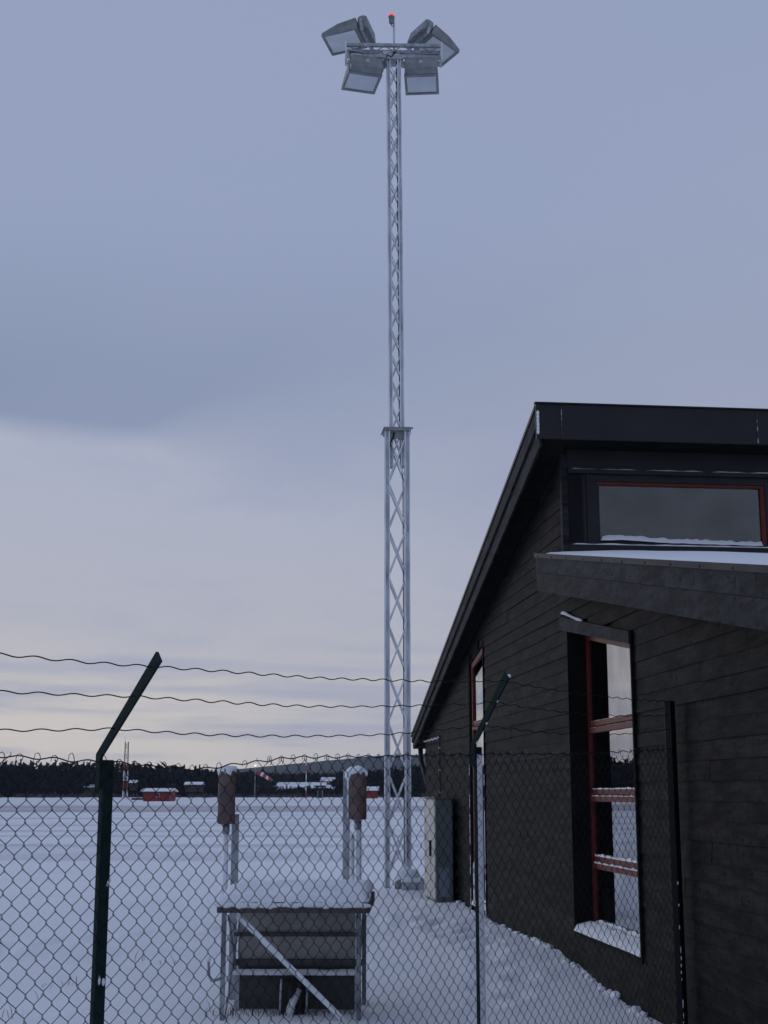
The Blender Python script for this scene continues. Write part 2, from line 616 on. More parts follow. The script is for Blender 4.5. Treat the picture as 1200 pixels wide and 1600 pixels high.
mb = MB()
rings = [0.6]
while rings[-1] < 4200:
    r_ = rings[-1]
    rings.append(r_ * (1.0095 if 10 < r_ < 27 else (1.02 if 7 < r_ < 40 else 1.045)))
azs = []
a_ = -math.pi
while a_ < math.pi - 1e-6:
    azs.append(a_)
    a_ += R(0.24) if abs(a_ + R(0.1)) < R(19) else (R(0.9) if abs(a_) < R(62) else R(4))
na = len(azs)
mb.v.append((0, 0, -1.8))
for r_ in rings:
    for a_ in azs:
        X, Y = r_ * math.sin(a_), r_ * math.cos(a_)
        mb.v.append((X, Y, ground_z(X, Y) + (prints_z(X, Y) if 10 < r_ < 27 and abs(a_) < R(25) else 0.0)))
for k in range(na):
    mb.f.append((0, 1 + (k + 1) % na, 1 + k))
for i in range(len(rings) - 1):
    for k in range(na):
        j = (k + 1) % na
        mb.f.append((1 + i * na + k, 1 + i * na + j, 1 + i * na + na + j, 1 + i * na + na + k))
mb.m = [0] * len(mb.f)


def ground_material():
    m = bpy.data.materials.new('snow_field')
    m.use_nodes = True
    nt = m.node_tree
    b = nt.nodes['Principled BSDF']
    b.inputs['Roughness'].default_value = 0.75
    b.inputs['Specular IOR Level'].default_value = 0.2
    g = nt.nodes.new('ShaderNodeNewGeometry')

    def nz(st, sc, det, rough=0.5):
        mp = nt.nodes.new('ShaderNodeMapping')
        mp.inputs['Scale'].default_value = st
        nt.links.new(g.outputs['Position'], mp.inputs[0])
        t = nt.nodes.new('ShaderNodeTexNoise')
        t.inputs['Scale'].default_value = sc
        t.inputs['Detail'].default_value = det
        t.inputs['Roughness'].default_value = rough
        nt.links.new(mp.outputs[0], t.inputs['Vector'])
        return t.outputs['Fac']

    def rng(v, a, b_, c=0.0, d=1.0):
        r = nt.nodes.new('ShaderNodeMapRange')
        r.interpolation_type = 'SMOOTHSTEP'
        nt.links.new(v, r.inputs['Value'])
        for nm, x in (('From Min', a), ('From Max', b_), ('To Min', c), ('To Max', d)):
            r.inputs[nm].default_value = x
        return r.outputs['Result']

    def mul(a, b_):
        n = nt.nodes.new('ShaderNodeMath')
        n.operation = 'MULTIPLY'
        nt.links.new(a, n.inputs[0])
        nt.links.new(b_, n.inputs[1])
        return n.outputs[0]

    def mix(f, a, b_):
        n = nt.nodes.new('ShaderNodeMix')
        n.data_type = 'RGBA'
        nt.links.new(f, n.inputs[0])
        for i, v in ((6, a), (7, b_)):
            if isinstance(v, tuple):
                n.inputs[i].default_value = (*v, 1)
            else:
                nt.links.new(v, n.inputs[i])
        return n.outputs[2]
    sp = nt.nodes.new('ShaderNodeSeparateXYZ')
    nt.links.new(g.outputs['Position'], sp.inputs[0])
    Y, Z = sp.outputs['Y'], sp.outputs['Z']
    # driven-over apron: long thin streaks of packed snow across the view
    streak = nz((0.012, 0.16, 0), 1.0, 5, 0.65)
    f = mul(rng(streak, 0.45, 0.62, 0, 0.85), rng(Y, 26, 45))
    col = mix(f, (0.83, 0.86, 0.90), (0.54, 0.545, 0.61))
    patch = rng(nz((1, 1, 0), 0.35, 4), 0.45, 0.7, 0, 0.35)
    col = mix(patch, col, (0.73, 0.76, 0.82))
    # wooded ridge beyond: dark spruce with open snow between
    wood = rng(nz((0.35, 1, 6), 0.0055, 6, 0.65), 0.58, 0.64)
    wood2 = rng(nz((1, 1, 3), 0.05, 3, 0.6), 0.30, 0.50)
    n1 = mix(wood, (0.016, 0.020, 0.022), (0.45, 0.48, 0.54))
    n1 = mix(wood2, (0.014, 0.017, 0.019), n1)
    col = mix(rng(Y, 1500, 2100), col, n1)
    nt.links.new(col, b.inputs['Base Color'])
    bp = nt.nodes.new('ShaderNodeBump')
    bp.inputs['Strength'].default_value = 0.6
    bp.inputs['Distance'].default_value = 0.05
    nt.links.new(nz((1, 1, 1), 3.2, 8, 0.62), bp.inputs['Height'])
    nt.links.new(bp.outputs[0], b.inputs['Normal'])
    return m


tag(mb.build('ground', ground_material(), smooth=True), None, None, kind='structure')

# the runway, packed and grey, as a sheet on the snow
RUNWAY = mat('packed_runway_snow', (0.43, 0.42, 0.47), 0.8, var=(0.54, 0.53, 0.58), scale=0.05, stretch=(0.15, 2, 1))
mb = MB()
n_ = 40
for i in range(n_ + 1):
    X = -420 + 840 * i / n_
    mb.v += [(X, 132 + 2 * noise.noise((X * 0.02, 0, 0)), -1.78), (X, 186 + 3 * noise.noise((X * 0.02, 5, 0)), -1.78)]
for i in range(n_):
    mb.f.append((2 * i, 2 * i + 2, 2 * i + 3, 2 * i + 1))
    mb.m.append(0)
tag(mb.build('runway', RUNWAY), None, None, kind='structure')

# ------------------------------------------------------------------ the far wood and scrub (masses)
def conifer(mb_, base, h, w, seed):
    rnd = random.Random(seed)
    x, y, z = base
    n = 16
    core = [(x + w * 0.30 * math.cos(k * 2.1), y + w * 0.30 * math.sin(k * 2.1), z) for k in range(3)] + [(x, y, z + h * 0.97)]
    mb_.add(core, [(0, 1, 3), (1, 2, 3), (2, 0, 3)])
    for k in range(n * 3):
        t = rnd.random() ** 0.8
        zz = z + h * (0.04 + 0.93 * t)
        rr = w * 0.5 * (1 - t) ** 0.75 + 0.12
        a = rnd.random() * 6.283
        d = Vector((math.cos(a), math.sin(a), 0))
        s = Vector((-d.y, d.x, 0)) * (0.35 + 0.5 * (1 - t)) * w * 0.22
        p = Vector((x, y, zz))
        tip = p + d * rr * (0.7 + 0.5 * rnd.random()) - Vector((0, 0, h * 0.05 * rnd.random()))
        mb_.add([p + s + Vector((0, 0, h * 0.05)), p - s + Vector((0, 0, h * 0.03)), tip], [(0, 1, 2)])


def leafless(mb_, base, h, w, seed, n=22):
    rnd = random.Random(seed)
    x, y, z = base
    mb_.tube([(x, y, z - 0.3), (x + 0.1, y, z + h * 0.7)], 0.09, 3, cap=False)
    for k in range(n):
        a, t = rnd.random() * 6.283, rnd.random()
        rr = w * 0.5 * math.sqrt(rnd.random())
        c = Vector((x + rr * math.cos(a), y + rr * math.sin(a), z + h * (0.15 + 0.8 * t * (1 - 0.5 * (rr / (w * 0.5)) ** 2))))
        q = [c + Vector((rnd.uniform(-1, 1), rnd.uniform(-1, 1), rnd.uniform(-1, 1))) * w * 0.2 for _ in range(3)]
        mb_.add(q, [(0, 1, 2)])


def az_of(x):
    return math.atan((x - 600) / F_PX / 1.02)


fr = random.Random(3)
wood, scrub = MB(), MB()


def wood_tree(px_, d, h, key):
    a2 = az_of(px_) + fr.uniform(-0.001, 0.001)
    X, Y = d * math.sin(a2), d * math.cos(a2)
    bz = ground_z(X, Y) - 0.3
    if fr.random() < 0.16:
        conifer(wood, (X, Y, bz), h * 1.02, h * fr.uniform(0.36, 0.5) + 0.9, key)
    else:
        leafless(wood, (X, Y, bz), h * 0.98, h * 0.55 + 1.8, key, 52)


px = -3200.0
while px < 2600:
    front = 352 < px < 535
    if px < 352:
        top = 11.4 - 2.2 * smooth(200, 350, px) + (1.5 if px < -200 else 0)
    elif front:
        top = 3.4 + 1.6 * smooth(420, 352, px)
    else:
        top = 8.6 + 2.6 * smooth(540, 700, px)
    near = -650 < px < 850
    for row in range(4):
        if row > 1 and front:
            continue
        h = (top + (0 if front else row * 0.5)) * fr.uniform(0.90, 1.0) + 0.9 + 0.7 * noise.noise((px * 0.03, row, 0))
        wood_tree(px, 498 + row * 13 + fr.uniform(-5, 5), h, int(px * 10) + row)
    px += fr.uniform(3.4, 5.4) if near else fr.uniform(10, 15)
# second wood up the slope, seen through the gap
for row in range(6):
    px = 330.0
    while px < 620:
        d = 715 + row * 26 + fr.uniform(-8, 8)
        if px < 425 or px > 524:
            d -= 140
        h = fr.uniform(4.2, 5.8) + 0.25 * row
        wood_tree(px, d, h, int(px * 7) + row)
        px += fr.uniform(4, 7)
tag(wood.build('far_wood', FOREST), 'dark wood along the far edge of the airfield', 'wood', kind='stuff')
px = -700.0
while px < 900:
    a2 = az_of(px)
    for row in range(2):
        d = 455 + 22 * row + fr.uniform(-8, 8)
        X, Y = d * math.sin(a2), d * math.cos(a2)
        if noise.noise((px * 0.03, row, 7)) > -0.15:
            leafless(scrub, (X, Y, -1.9), fr.uniform(0.9, 1.9), fr.uniform(1.5, 3.0), int(px * 3) + row + 99, 12)
    px += fr.uniform(3, 6)
tag(scrub.build('field_edge_scrub', BARE), 'low brown scrub in snow along the far edge of the field', 'scrub', kind='stuff')

# ------------------------------------------------------------------ the building
bld = empty('terminal_building', (WALL_C, 0, -1.9), PHI)
tag(bld, 'dark timber clad building with clerestory and sloping roofs at the right', 'building')
BZ = 1.9                                 # local z = world z + BZ


def W(a, z, b=0.0):
    return Vector((b, a, z + BZ))


A_CL, A_END, A_NEAR = 14.42, 25.1, 5.2
B_EAST = 10.5


def roof_hi(a):                          # top line of the upper roof (world z)
    return 3.93 - 0.2528 * (a - 14.0)


def roof_lo(a):                          # top line of the lower roof
    return 2.46 - 0.183 * (14.45 - a)


W1 = dict(a0=12.03, a1=14.38, z0=-1.37, head=lambda a: 1.28 + 0.163 * (a - 12.03))
W2 = dict(a0=19.22, a1=20.36, z0=-1.58, head=lambda a: 2.05 - 0.17 * (a - 19.22))
WINS = (W1, W2)

# backing wall with the openings left free
wall = MB()
T0, T1 = 0.012, 0.20


def back_piece(a0, a1, zb, zt):
    """zb, zt: functions of a"""
    wall.prism([(a0, zb(a0) + BZ), (a1, zb(a1) + BZ), (a1, zt(a1) + BZ), (a0, zt(a0) + BZ)], T0, T1, axis=0)


gz = lambda a: -2.0
under_lo = lambda a: roof_lo(a) - 0.06
under_hi = lambda a: roof_hi(a) - 0.06
back_piece(A_NEAR, W1['a0'], gz, under_lo)
back_piece(W1['a0'], W1['a1'], gz, lambda a: W1['z0'])
back_piece(W1['a0'], W1['a1'], W1['head'], under_lo)
back_piece(W1['a1'], A_CL, gz, under_lo)
back_piece(A_CL, W2['a0'], gz, under_hi)
back_piece(W2['a0'], W2['a1'], gz, lambda a: W2['z0'])
back_piece(W2['a0'], W2['a1'], W2['head'], under_hi)
back_piece(W2['a1'], A_END, gz, under_hi)
# closed box behind: far, east and near walls
wall.box(T1 + 0.002, B_EAST, A_END - 0.2, A_END - 0.01, -0.1, roof_hi(A_END) - 0.1 + BZ)
wall.box(B_EAST - 0.2, B_EAST, A_CL + 0.2, A_END - 0.21, -0.1, 2.2)
wall.box(T1 + 0.002, B_EAST, A_NEAR, A_NEAR + 0.2, -0.1, roof_lo(A_NEAR) - 0.1 + BZ)
wall.box(B_EAST - 0.2, B_EAST, A_NEAR + 0.21, A_CL, -0.1, 2.3)
wall.box(T1 + 0.01, B_EAST - 0.21, A_NEAR + 0.21, A_END - 0.21, -0.1, 0.12)
wall_o = wall.build('wall', DARK_ROOM, bld)

# lapped cladding boards, one mesh each
PITCH_B = 0.145
row = 0
z = -1.95
while z < 4.0:
    z1 = z + PITCH_B + 0.012
    # span along the wall that lies under the roofs
    a_lo = max(A_NEAR, 14.45 - (2.46 - 0.07 - z1) / 0.183) if z1 < 2.39 else A_CL + 0.05
    a_hi = min(A_END, 14.0 + (3.93 - 0.13 - z1) / 0.2528)
    spans = [(a_lo, a_hi)]
    for w in WINS:
        lo = min(w['head'](w['a0']), w['head'](w['a1']))
        hi = max(w['head'](w['a0']), w['head'](w['a1']))
        new = []
        for s0, s1 in spans:
            if z1 <= w['z0'] + 0.02 or z >= hi:
                new.append((s0, s1))
                continue
            c0, c1 = w['a0'], w['a1']
            if z > lo:                      # the sloping head: cut only under it
                if w is W1:
                    c0 = w['a0'] + (z - lo) / 0.163
                else:
                    c1 = w['a0'] + (hi - z) / 0.17
            if s0 < c0:
                new.append((s0, min(s1, c0)))
            if s1 > c1:
                new.append((max(s0, c1), s1))
        spans = new
    rr = random.Random(row * 31 + 5)
    for s0, s1 in spans:
        if s1 - s0 < 0.03:
            continue
        cuts = [s0]
        p_ = s0 + rr.uniform(3.0, 8.0)
        while p_ < s1 - 1.0:
            cuts.append(p_)
            p_ += rr.uniform(5.5, 8.5)
        cuts.append(s1)
        for c0, c1 in zip(cuts, cuts[1:]):
            dz, db = rr.uniform(-0.006, 0.006), rr.uniform(-0.004, 0.004)
            b = MB()
            zz0, zz1 = z + BZ + dz, z1 + BZ + dz
            prof = [(-0.024 + db, zz0), (-0.004 + db, zz0 + 0.002), (0.010, zz1), (-0.013 + db, zz1), (-0.025 + db, zz0 + 0.012)]
            b.prism([(q[0], q[1]) for q in prof], c0 + 0.0015, c1 - 0.0015, axis=1)
            b.build('siding_board', BOARD, wall_o)
    z += PITCH_B
    row += 1


def window_unit(w, depth, bars, name, frame_w=0.065):
    """tall window set back in its reveal; bars = world heights of the transoms"""
    a0, a1, z0, head = w['a0'], w['a1'], w['z0'], w['head']
    win = MB()
    # reveal lining (head, sides, sill) as thin boards
    t = 0.022
    win.prism([(a1 - t, z0 + BZ), (a1, z0 + BZ), (a1, head(a1) + BZ), (a1 - t, head(a1 - t) + BZ)], -0.029, depth + 0.10, axis=0)
    win.prism([(a0, z0 + BZ), (a0 + t, z0 + BZ), (a0 + t, head(a0 + t) + BZ), (a0, head(a0) + BZ)], -0.029, depth + 0.10, axis=0)
    win.prism([(a0 + t, head(a0 + t) - t + BZ), (a1 - t, head(a1 - t) - t + BZ), (a1 - t, head(a1 - t) - 0.001 + BZ),
               (a0 + t, head(a0 + t) - 0.001 + BZ)], -0.02, depth + 0.10, axis=0)
    win.prism([(a0 + t, z0 - 0.001 + BZ), (a1 - t, z0 - 0.001 + BZ), (a1 - t, z0 + t + BZ), (a0 + t, z0 + t + BZ)], -0.05, depth + 0.10, axis=0)
    wo_ = win.build(name, SOFFIT, bld)
    i0, i1 = a0 + t + 0.001, a1 - t - 0.001
    fw = frame_w
    fd0, fd1 = depth, depth + 0.07

    def piece(nm, poly, d0, d1, m):
        b_ = MB()
        b_.prism([(p[0], p[1] + BZ) for p in poly], d0, d1, axis=0)
        return b_.build(nm, m, wo_)
    zb = z0 + t + 0.001
    hd = lambda a: head(a) - t - 0.003
    piece('frame', [(i0, zb), (i0 + fw, zb), (i0 + fw, hd(i0 + fw)), (i0, hd(i0))], fd0, fd1, RED_FRAME)
    piece('frame', [(i1 - fw, zb), (i1, zb), (i1, hd(i1)), (i1 - fw, hd(i1 - fw))], fd0, fd1, RED_FRAME)
    piece('frame', [(i0 + fw, hd(i0 + fw) - fw), (i1 - fw, hd(i1 - fw) - fw), (i1 - fw, hd(i1 - fw)), (i0 + fw, hd(i0 + fw))], fd0, fd1, RED_FRAME)
    piece('frame', [(i0 + fw, zb), (i1 - fw, zb), (i1 - fw, zb + fw), (i0 + fw, zb + fw)], fd0, fd1, RED_FRAME)
    levels = [zb + fw] + [v for bz in bars for v in (bz - 0.06, bz + 0.06)] + [None]
    for bz in bars:
        piece('transom', [(i0 + fw, bz - 0.06), (i1 - fw, bz - 0.06), (i1 - fw, bz - 0.008), (i0 + fw, bz - 0.008)], fd0 - 0.012, fd1 - 0.01, RED_FRAME)
        piece('transom', [(i0 + fw, bz + 0.008), (i1 - fw, bz + 0.008), (i1 - fw, bz + 0.06), (i0 + fw, bz + 0.06)], fd0 + 0.006, fd1, RED_FRAME)
        s_ = MB()
        s_.snow(fd0 - 0.010, fd0 + 0.012, i0 + fw, i1 - fw, bz - 0.0085 + BZ, 0.004 + 0.010 * smooth(0.6, -0.9, bz), step=0.02, rim=0.008, amp=0.9, freq=14, maxn=90)
        s_.snow(fd0 + 0.005, fd0 + 0.0155, i0 + fw, i1 - fw, bz + 0.0595 + BZ, 0.004 + 0.020 * smooth(0.6, -0.9, bz), step=0.02, rim=0.005, amp=0.9, seed=2, freq=14, maxn=90)
        s_.build('transom_snow', FROST, wo_, True)
    for k in range(len(levels) // 2):
        lo, hi = levels[2 * k], levels[2 * k + 1]
        top = (lambda a: hi) if hi is not None else (lambda a: hd(a) - fw)
        piece('pane', [(i0 + fw - 0.002, lo - 0.002), (i1 - fw + 0.002, lo - 0.002), (i1 - fw + 0.002, top(i1 - fw)), (i0 + fw - 0.002, top(i0 + fw))],
              fd0 + 0.016, fd0 + 0.026, GLASS)
    # snow along the bottom frame and on the sill
    s_ = MB()
    s_.snow(fd0 - 0.005, fd0 + 0.0155, i0 + fw, i1 - fw, zb + fw - 0.003 + BZ, 0.04, step=0.03, rim=0.014, amp=0.8, seed=6, freq=8, maxn=80)
    s_.snow(-0.048, max(fd0 - 0.004, -0.002), i0 + 0.004, i1 - 0.004, zb - 0.002 + BZ, 0.05, step=0.03, rim=0.04, amp=0.5, seed=4, freq=5, maxn=80,
            zf=lambda x, y: 0.05 * smooth(-0.05, fd0, x))
    s_.build('sill_snow', FROST, wo_, True)
    return wo_


def wall_z(x, y, b):
    r = ray(x, y)
    t = (b + WALL_C * math.cos(PHI)) / (r.x * math.cos(PHI) + r.y * math.sin(PHI))
    return (r * t).z


bars1 = [wall_z(958, y, 0.18) for y in (1352, 1243, 1131)]
win1 = window_unit(W1, 0.165, bars1, 'window', 0.078)
win2 = window_unit(W2, 0.002, [wall_z(746, 1133, 0.02)], 'window', 0.085)
# drip board over the near window, with a ridge of snow
h1 = W1['head']
b = MB()
b.prism([(W1['a0'] - 0.02, h1(W1['a0']) - 0.02 + BZ), (W1['a1'] + 0.14, h1(W1['a1'] + 0.14) - 0.02 + BZ),
         (W1['a1'] + 0.14, h1(W1['a1'] + 0.14) + 0.12 + BZ), (W1['a0'] - 0.02, h1(W1['a0']) + 0.09 + BZ)], -0.065, -0.036, axis=0)
b.build('drip_board', FASCIA, win1)
b = MB()
b.snow(-0.064, -0.03, W1['a1'] - 0.75, W1['a1'] + 0.12, 0, 0.022, step=0.03, rim=0.012, amp=1.2, seed=8, freq=3, maxn=80,
       zf=lambda x, y: h1(y) + 0.09 + 0.03 * (y - W1['a0']) / 2.4 + BZ + 0.045 * smooth(W1['a1'] - 0.9, W1['a1'] + 0.1, y) - 0.01)
b.build('drip_board_snow', FROST, win1, True)
# thin side trims of the near window
for nm, aa in (('trim_board', W1['a0'] - 0.035), ('trim_board', W2['a0'] - 0.03), ('trim_board', W2['a1'] + 0.002)):
    w = W1 if aa < 15 else W2
    b = MB()
    b.prism([(aa, w['z0'] - 0.03 + BZ), (aa + 0.033, w['z0'] - 0.03 + BZ), (aa + 0.033, w['head'](aa) + 0.02 + BZ), (aa, w['head'](aa) + 0.02 + BZ)],
            -0.052 if w is W1 else -0.036, -0.031, axis=0)
    b.build(nm, SOFFIT, win1 if w is W1 else win2)
# snow crust blown against the trims of the narrow far window
b = MB()
sr = random.Random(5)
for aa in (W2['a0'] - 0.014, W2['a1'] + 0.018):
    zz = W2['z0']
    while zz < (0.9 if aa < 20 else 0.4):
        if sr.random() < 0.75 - 0.25 * (zz + 1.6):
            b.lump((-0.038, aa, zz + BZ), 0.006, 0.012, sr.uniform(0.03, 0.10), seed=zz, n=6, m=4)
        zz += sr.uniform(0.06, 0.16)
for k in range(9):
    b.lump((0.0, W2['a1'] - 0.06, W2['z0'] + 0.06 + k * 0.06 + BZ), 0.016, 0.035, 0.07, seed=k, n=6, m=4)
b.build('trim_snow', FROST, win2, True)['kind'] = 'stuff'

# ---- upper roof
roof = MB()
OV = 0.36
a_top = 13.98
TAPER = 0.19                               # the verge stands out less towards the low eave


def verge(a):
    return TAPER * (a - 13.98) / (25.6 - 13.98)


def slab(q, a0, a1, zb0, zt0, zb1, zt1, b0, b1, both=False):
    vs = []
    for bb, tp in ((b0, 1), (b1, 1 if both else 0)):
        for a, zz in ((a0, zb0), (a1, zb1), (a1, zt1), (a0, zt0)):
            vs.append((bb + tp * verge(a), a, zz + BZ))
    q.add(vs, [(0, 1, 2, 3), (7, 6, 5, 4), (0, 4, 5, 1), (1, 5, 6, 2), (2, 6, 7, 3), (3, 7, 4, 0)])


slab(roof, a_top, 25.55, roof_hi(a_top) - 0.10, roof_hi(a_top) - 0.02, roof_hi(25.55) - 0.10, roof_hi(25.55) - 0.02, -OV + 0.03, B_EAST + 0.3)
roof_o = roof.build('upper_roof', METAL_DARK, bld)
b = MB()                                   # soffit under the overhangs
b.prism([(14.03, 3.60 + BZ), (A_CL - 0.003, 3.60 + BZ), (A_CL - 0.003, 3.63 + BZ), (14.03, 3.63 + BZ)], -OV + 0.06, B_EAST, axis=0)
slab(b, 14.03, 25.5, 3.64, 3.67, roof_hi(25.5) - 0.20, roof_hi(25.5) - 0.17, -OV + 0.06, -0.032)
b.build('soffit', SOFFIT, roof_o)


def rake(name, top0, bot0, top1, bot1, b0, b1, m, parent, a0=13.98, a1=25.6, taper=0.0):
    q = MB()
    pts = [(a0, roof_hi(a0) + bot0 + BZ), (a1, roof_hi(a1) + bot1 + BZ), (a1, roof_hi(a1) + top1 + BZ), (a0, roof_hi(a0) + top0 + BZ)]
    vs = [Vector((b0 + (taper if k in (1, 2) else 0), p[0], p[1])) for k, p in enumerate(pts)]
    vs += [Vector((b1 + (taper if k in (1, 2) else 0), p[0], p[1])) for k, p in enumerate(pts)]
    q.add(vs, [(0, 1, 2, 3), (7, 6, 5, 4), (0, 4, 5, 1), (1, 5, 6, 2), (2, 6, 7, 3), (3, 7, 4, 0)])
    return q.build(name, m, parent)


rake('rake_board', 0.0, -0.21, 0.0, -0.12, -OV - 0.03, -OV - 0.002, FASCIA, roof_o, taper=0.19)
rake('rake_board', -0.17, -0.42, -0.10, -0.23, -OV, -OV + 0.028, FASCIA, roof_o, taper=0.19)
rake('rake_flashing', 0.022, -0.02, 0.022, -0.02, -OV - 0.045, -OV + 0.06, RED_FRAME if False else METAL_DARK, roof_o, taper=0.19)
# high front fascia, in sheet-metal lengths
x_ = -OV - 0.04
seams = [-OV - 0.04, -0.13, 1.98, 4.1, 6.2, 8.3, B_EAST + 0.3]
for s0, s1 in zip(seams, seams[1:]):
    b = MB()
    b.box(s0 + 0.003, s1 - 0.003, 13.94 + random.uniform(0, 0.004), 13.972, 3.59 + BZ, roof_hi(13.95) + 0.02 + BZ)
    b.build('fascia_panel', METAL_DARK, roof_o)
b = MB()
for s in seams[1:-1]:
    b.box(s - 0.004, s + 0.004, 13.930, 13.939, 3.60 + BZ, roof_hi(13.95) + 0.015 + BZ)
b.build('fascia_seam', SEAM, roof_o)
b = MB()
b.box(-OV - 0.05, B_EAST + 0.32, 13.92, 13.99, roof_hi(13.95) + 0.022 + BZ, roof_hi(13.95) + 0.036 + BZ)
b.build('fascia_cap', METAL_DARK, roof_o)
b = MB()
b.snow(-0.395, -0.372, 13.925, 13.940, 3.68 + BZ, 0.0, step=0.01)
b.v, b.f, b.m = [], [], []
for k in range(6):
    b.lump((-OV - 0.02, 13.935, 3.66 + 0.04 * k + BZ), 0.016, 0.008, 0.03, seed=k, n=6, m=4)
b.build('fascia_snow', FROST, roof_o, True)
b = MB()
b.snow(-OV + 0.22, B_EAST + 0.25, 14.03, 25.5, 0, 0.05, step=0.3, rim=0.12, amp=0.4, freq=0.8, maxn=70, zf=lambda x, y: roof_hi(y) - 0.018 + BZ)
b.build('roof_snow', SNOW, roof_o, True)
# gutter and downpipe at the low far eave
b = MB()
b.tube([(-0.16, 25.66, roof_hi(25.6) - 0.16 + BZ), (B_EAST, 25.66, roof_hi(25.6) - 0.16 + BZ)], 0.07, 10)
b.build('gutter', METAL_DARK, roof_o, True)
b = MB()
zz = roof_hi(25.6) - 0.20 + BZ
b.tube([(-0.03, 25.66, zz), (-0.02, 25.64, zz - 0.22), (0.02, 25.30, zz - 0.55), (0.05, 25.20, zz - 0.72), (0.06, 25.18, 0)], 0.045, 8)
b.build('downpipe', METAL_DARK, roof_o, True)

# ---- clerestory front
cl = MB()
cl.box(0.0, B_EAST, A_CL, A_CL + 0.10, 2.30 + BZ, 2.60 + BZ)
cl.box(0.0, B_EAST, A_CL, A_CL + 0.10, 3.26 + BZ, 3.60 + BZ)
cw = [(0.36, 2.22), (2.62, 4.48), (4.88, 6.74), (7.14, 9.0)]
prev = 0.0
for c0, c1 in cw + [(B_EAST, None)]:
    cl.box(prev, c0, A_CL, A_CL + 0.10, 2.602 + BZ, 3.258 + BZ)
    prev = c1
cl_o = cl.build('clerestory_wall', METAL_DARK, bld)
b = MB()
b.box(-0.036, 0.03, A_CL - 0.03, A_CL - 0.002, 2.35 + BZ, 3.595 + BZ)
b.box(-0.036, -0.012, A_CL - 0.002, A_CL + 0.06, 2.35 + BZ, 3.595 + BZ)
b.build('corner_board', FASCIA, cl_o)
for nm, z0, z1, d in (('head_board', 3.38, 3.595, 0.030), ('head_flashing', 3.335, 3.379, 0.055), ('sill_board', 2.42, 2.565, 0.035)):
    b = MB()
    b.box(0.034, B_EAST, A_CL - d, A_CL - 0.002, z0 + BZ, z1 + BZ)
    b.build(nm, METAL_DARK, cl_o)
b = MB()
b.box(0.24, 0.27, A_CL - 0.02, A_CL - 0.002, 2.566 + BZ, 3.33 + BZ)
b.build('panel_batten', METAL_DARK, cl_o)
b = MB()
b.snow(0.06, B_EAST - 0.1, A_CL - 0.054, A_CL - 0.028, 3.378 + BZ, 0.009, step=0.03, rim=0.008, amp=1.4, freq=7, maxn=200)
b.snow(0.06, B_EAST - 0.1, A_CL - 0.036, A_CL - 0.003, 2.564 + BZ, 0.014, step=0.03, rim=0.010, amp=0.8, freq=5, seed=3, maxn=200)
b.build('ledge_snow', FROST, cl_o, True)
for c0, c1 in cw:
    b = MB()
    b.box(c0 + 0.002, c1 - 0.002, A_CL + 0.012, A_CL + 0.07, 3.225 + BZ, 3.256 + BZ)
    fo = b.build('window', RED_FRAME, bld)
    for x0, x1 in ((c0 + 0.002, c0 + 0.022), (c1 - 0.05, c1 - 0.002)):
        b = MB()
        b.box(x0, x1, A_CL + 0.012, A_CL + 0.07, 2.606 + BZ, 3.224 + BZ)
        b.build('frame', RED_FRAME if x0 > c0 + 0.1 else METAL_DARK, fo)
    b = MB()
    b.box(c0 + 0.022, c1 - 0.05, A_CL + 0.012, A_CL + 0.07, 2.606 + BZ, 2.64 + BZ)
    b.build('frame', METAL_DARK, fo)
    b = MB()
    b.box(c0 + 0.0205, c1 - 0.0485, A_CL + 0.040, A_CL + 0.048, 2.6405 + BZ, 3.2245 + BZ)
    b.build('pane', GLASS, fo)
    b = MB()
    b.snow(c0 + 0.023, c1 - 0.051, A_CL - 0.02, A_CL + 0.038, 2.60 + BZ, 0.050, step=0.02, rim=0.02, amp=0.35, freq=14, seed=c0, maxn=120,
           zf=lambda x, y: 0.006 * noise.noise((x * 9, 0, 0)) + 0.022 * math.exp(-((x - c0 - 0.25) / 0.3) ** 2) - 0.012 * smooth(c0 + 0.5, c1, x))
    b.build('sill_snow', FROST, fo, True)

# ---- lower roof
lo = MB()
LOV = 0.32
lo.prism([(A_NEAR - 0.4, roof_lo(A_NEAR - 0.4) - 0.08 + BZ), (A_CL - 0.004, roof_lo(A_CL) - 0.08 + BZ), (A_CL - 0.004, roof_lo(A_CL) - 0.012 + BZ),
          (A_NEAR - 0.4, roof_lo(A_NEAR - 0.4) - 0.012 + BZ)], -LOV + 0.032, B_EAST + 0.3, axis=0)
lo_o = lo.build('lower_roof', METAL_DARK, bld)
b = MB()
b.prism([(A_NEAR - 0.4, roof_lo(A_NEAR - 0.4) - 0.36 + BZ), (A_CL, roof_lo(A_CL) - 0.36 + BZ), (A_CL, roof_lo(A_CL) - 0.34 + BZ),
         (A_NEAR - 0.4, roof_lo(A_NEAR - 0.4) - 0.34 + BZ)], -LOV + 0.035, -0.033, axis=0)
b.build('soffit', SOFFIT, lo_o)
b = MB()
b.box(-LOV + 0.036, -0.034, A_CL - 0.03, A_CL - 0.005, roof_lo(A_CL) - 0.335 + BZ, roof_lo(A_CL) - 0.09 + BZ)
b.build('end_board', FASCIA, lo_o)
jo = [A_NEAR - 0.4, 9.6, 14.46]
for i, (s0, s1) in enumerate(zip(jo, jo[1:])):       # two deep boards, one over the other
    for t0, t1, d in ((-0.19, -0.035, 0.0), (-0.39, -0.193, 0.006)):
        b = MB()
        b.prism([(s0 + 0.002, roof_lo(s0) + t0 + BZ), (s1 - 0.002, roof_lo(s1) + t0 + BZ), (s1 - 0.002, roof_lo(s1) + t1 + BZ),
                 (s0 + 0.002, roof_lo(s0) + t1 + BZ)], -LOV + d, -LOV + 0.03, axis=0)
        b.build('fascia_board', FASCIA, lo_o)
b = MB()
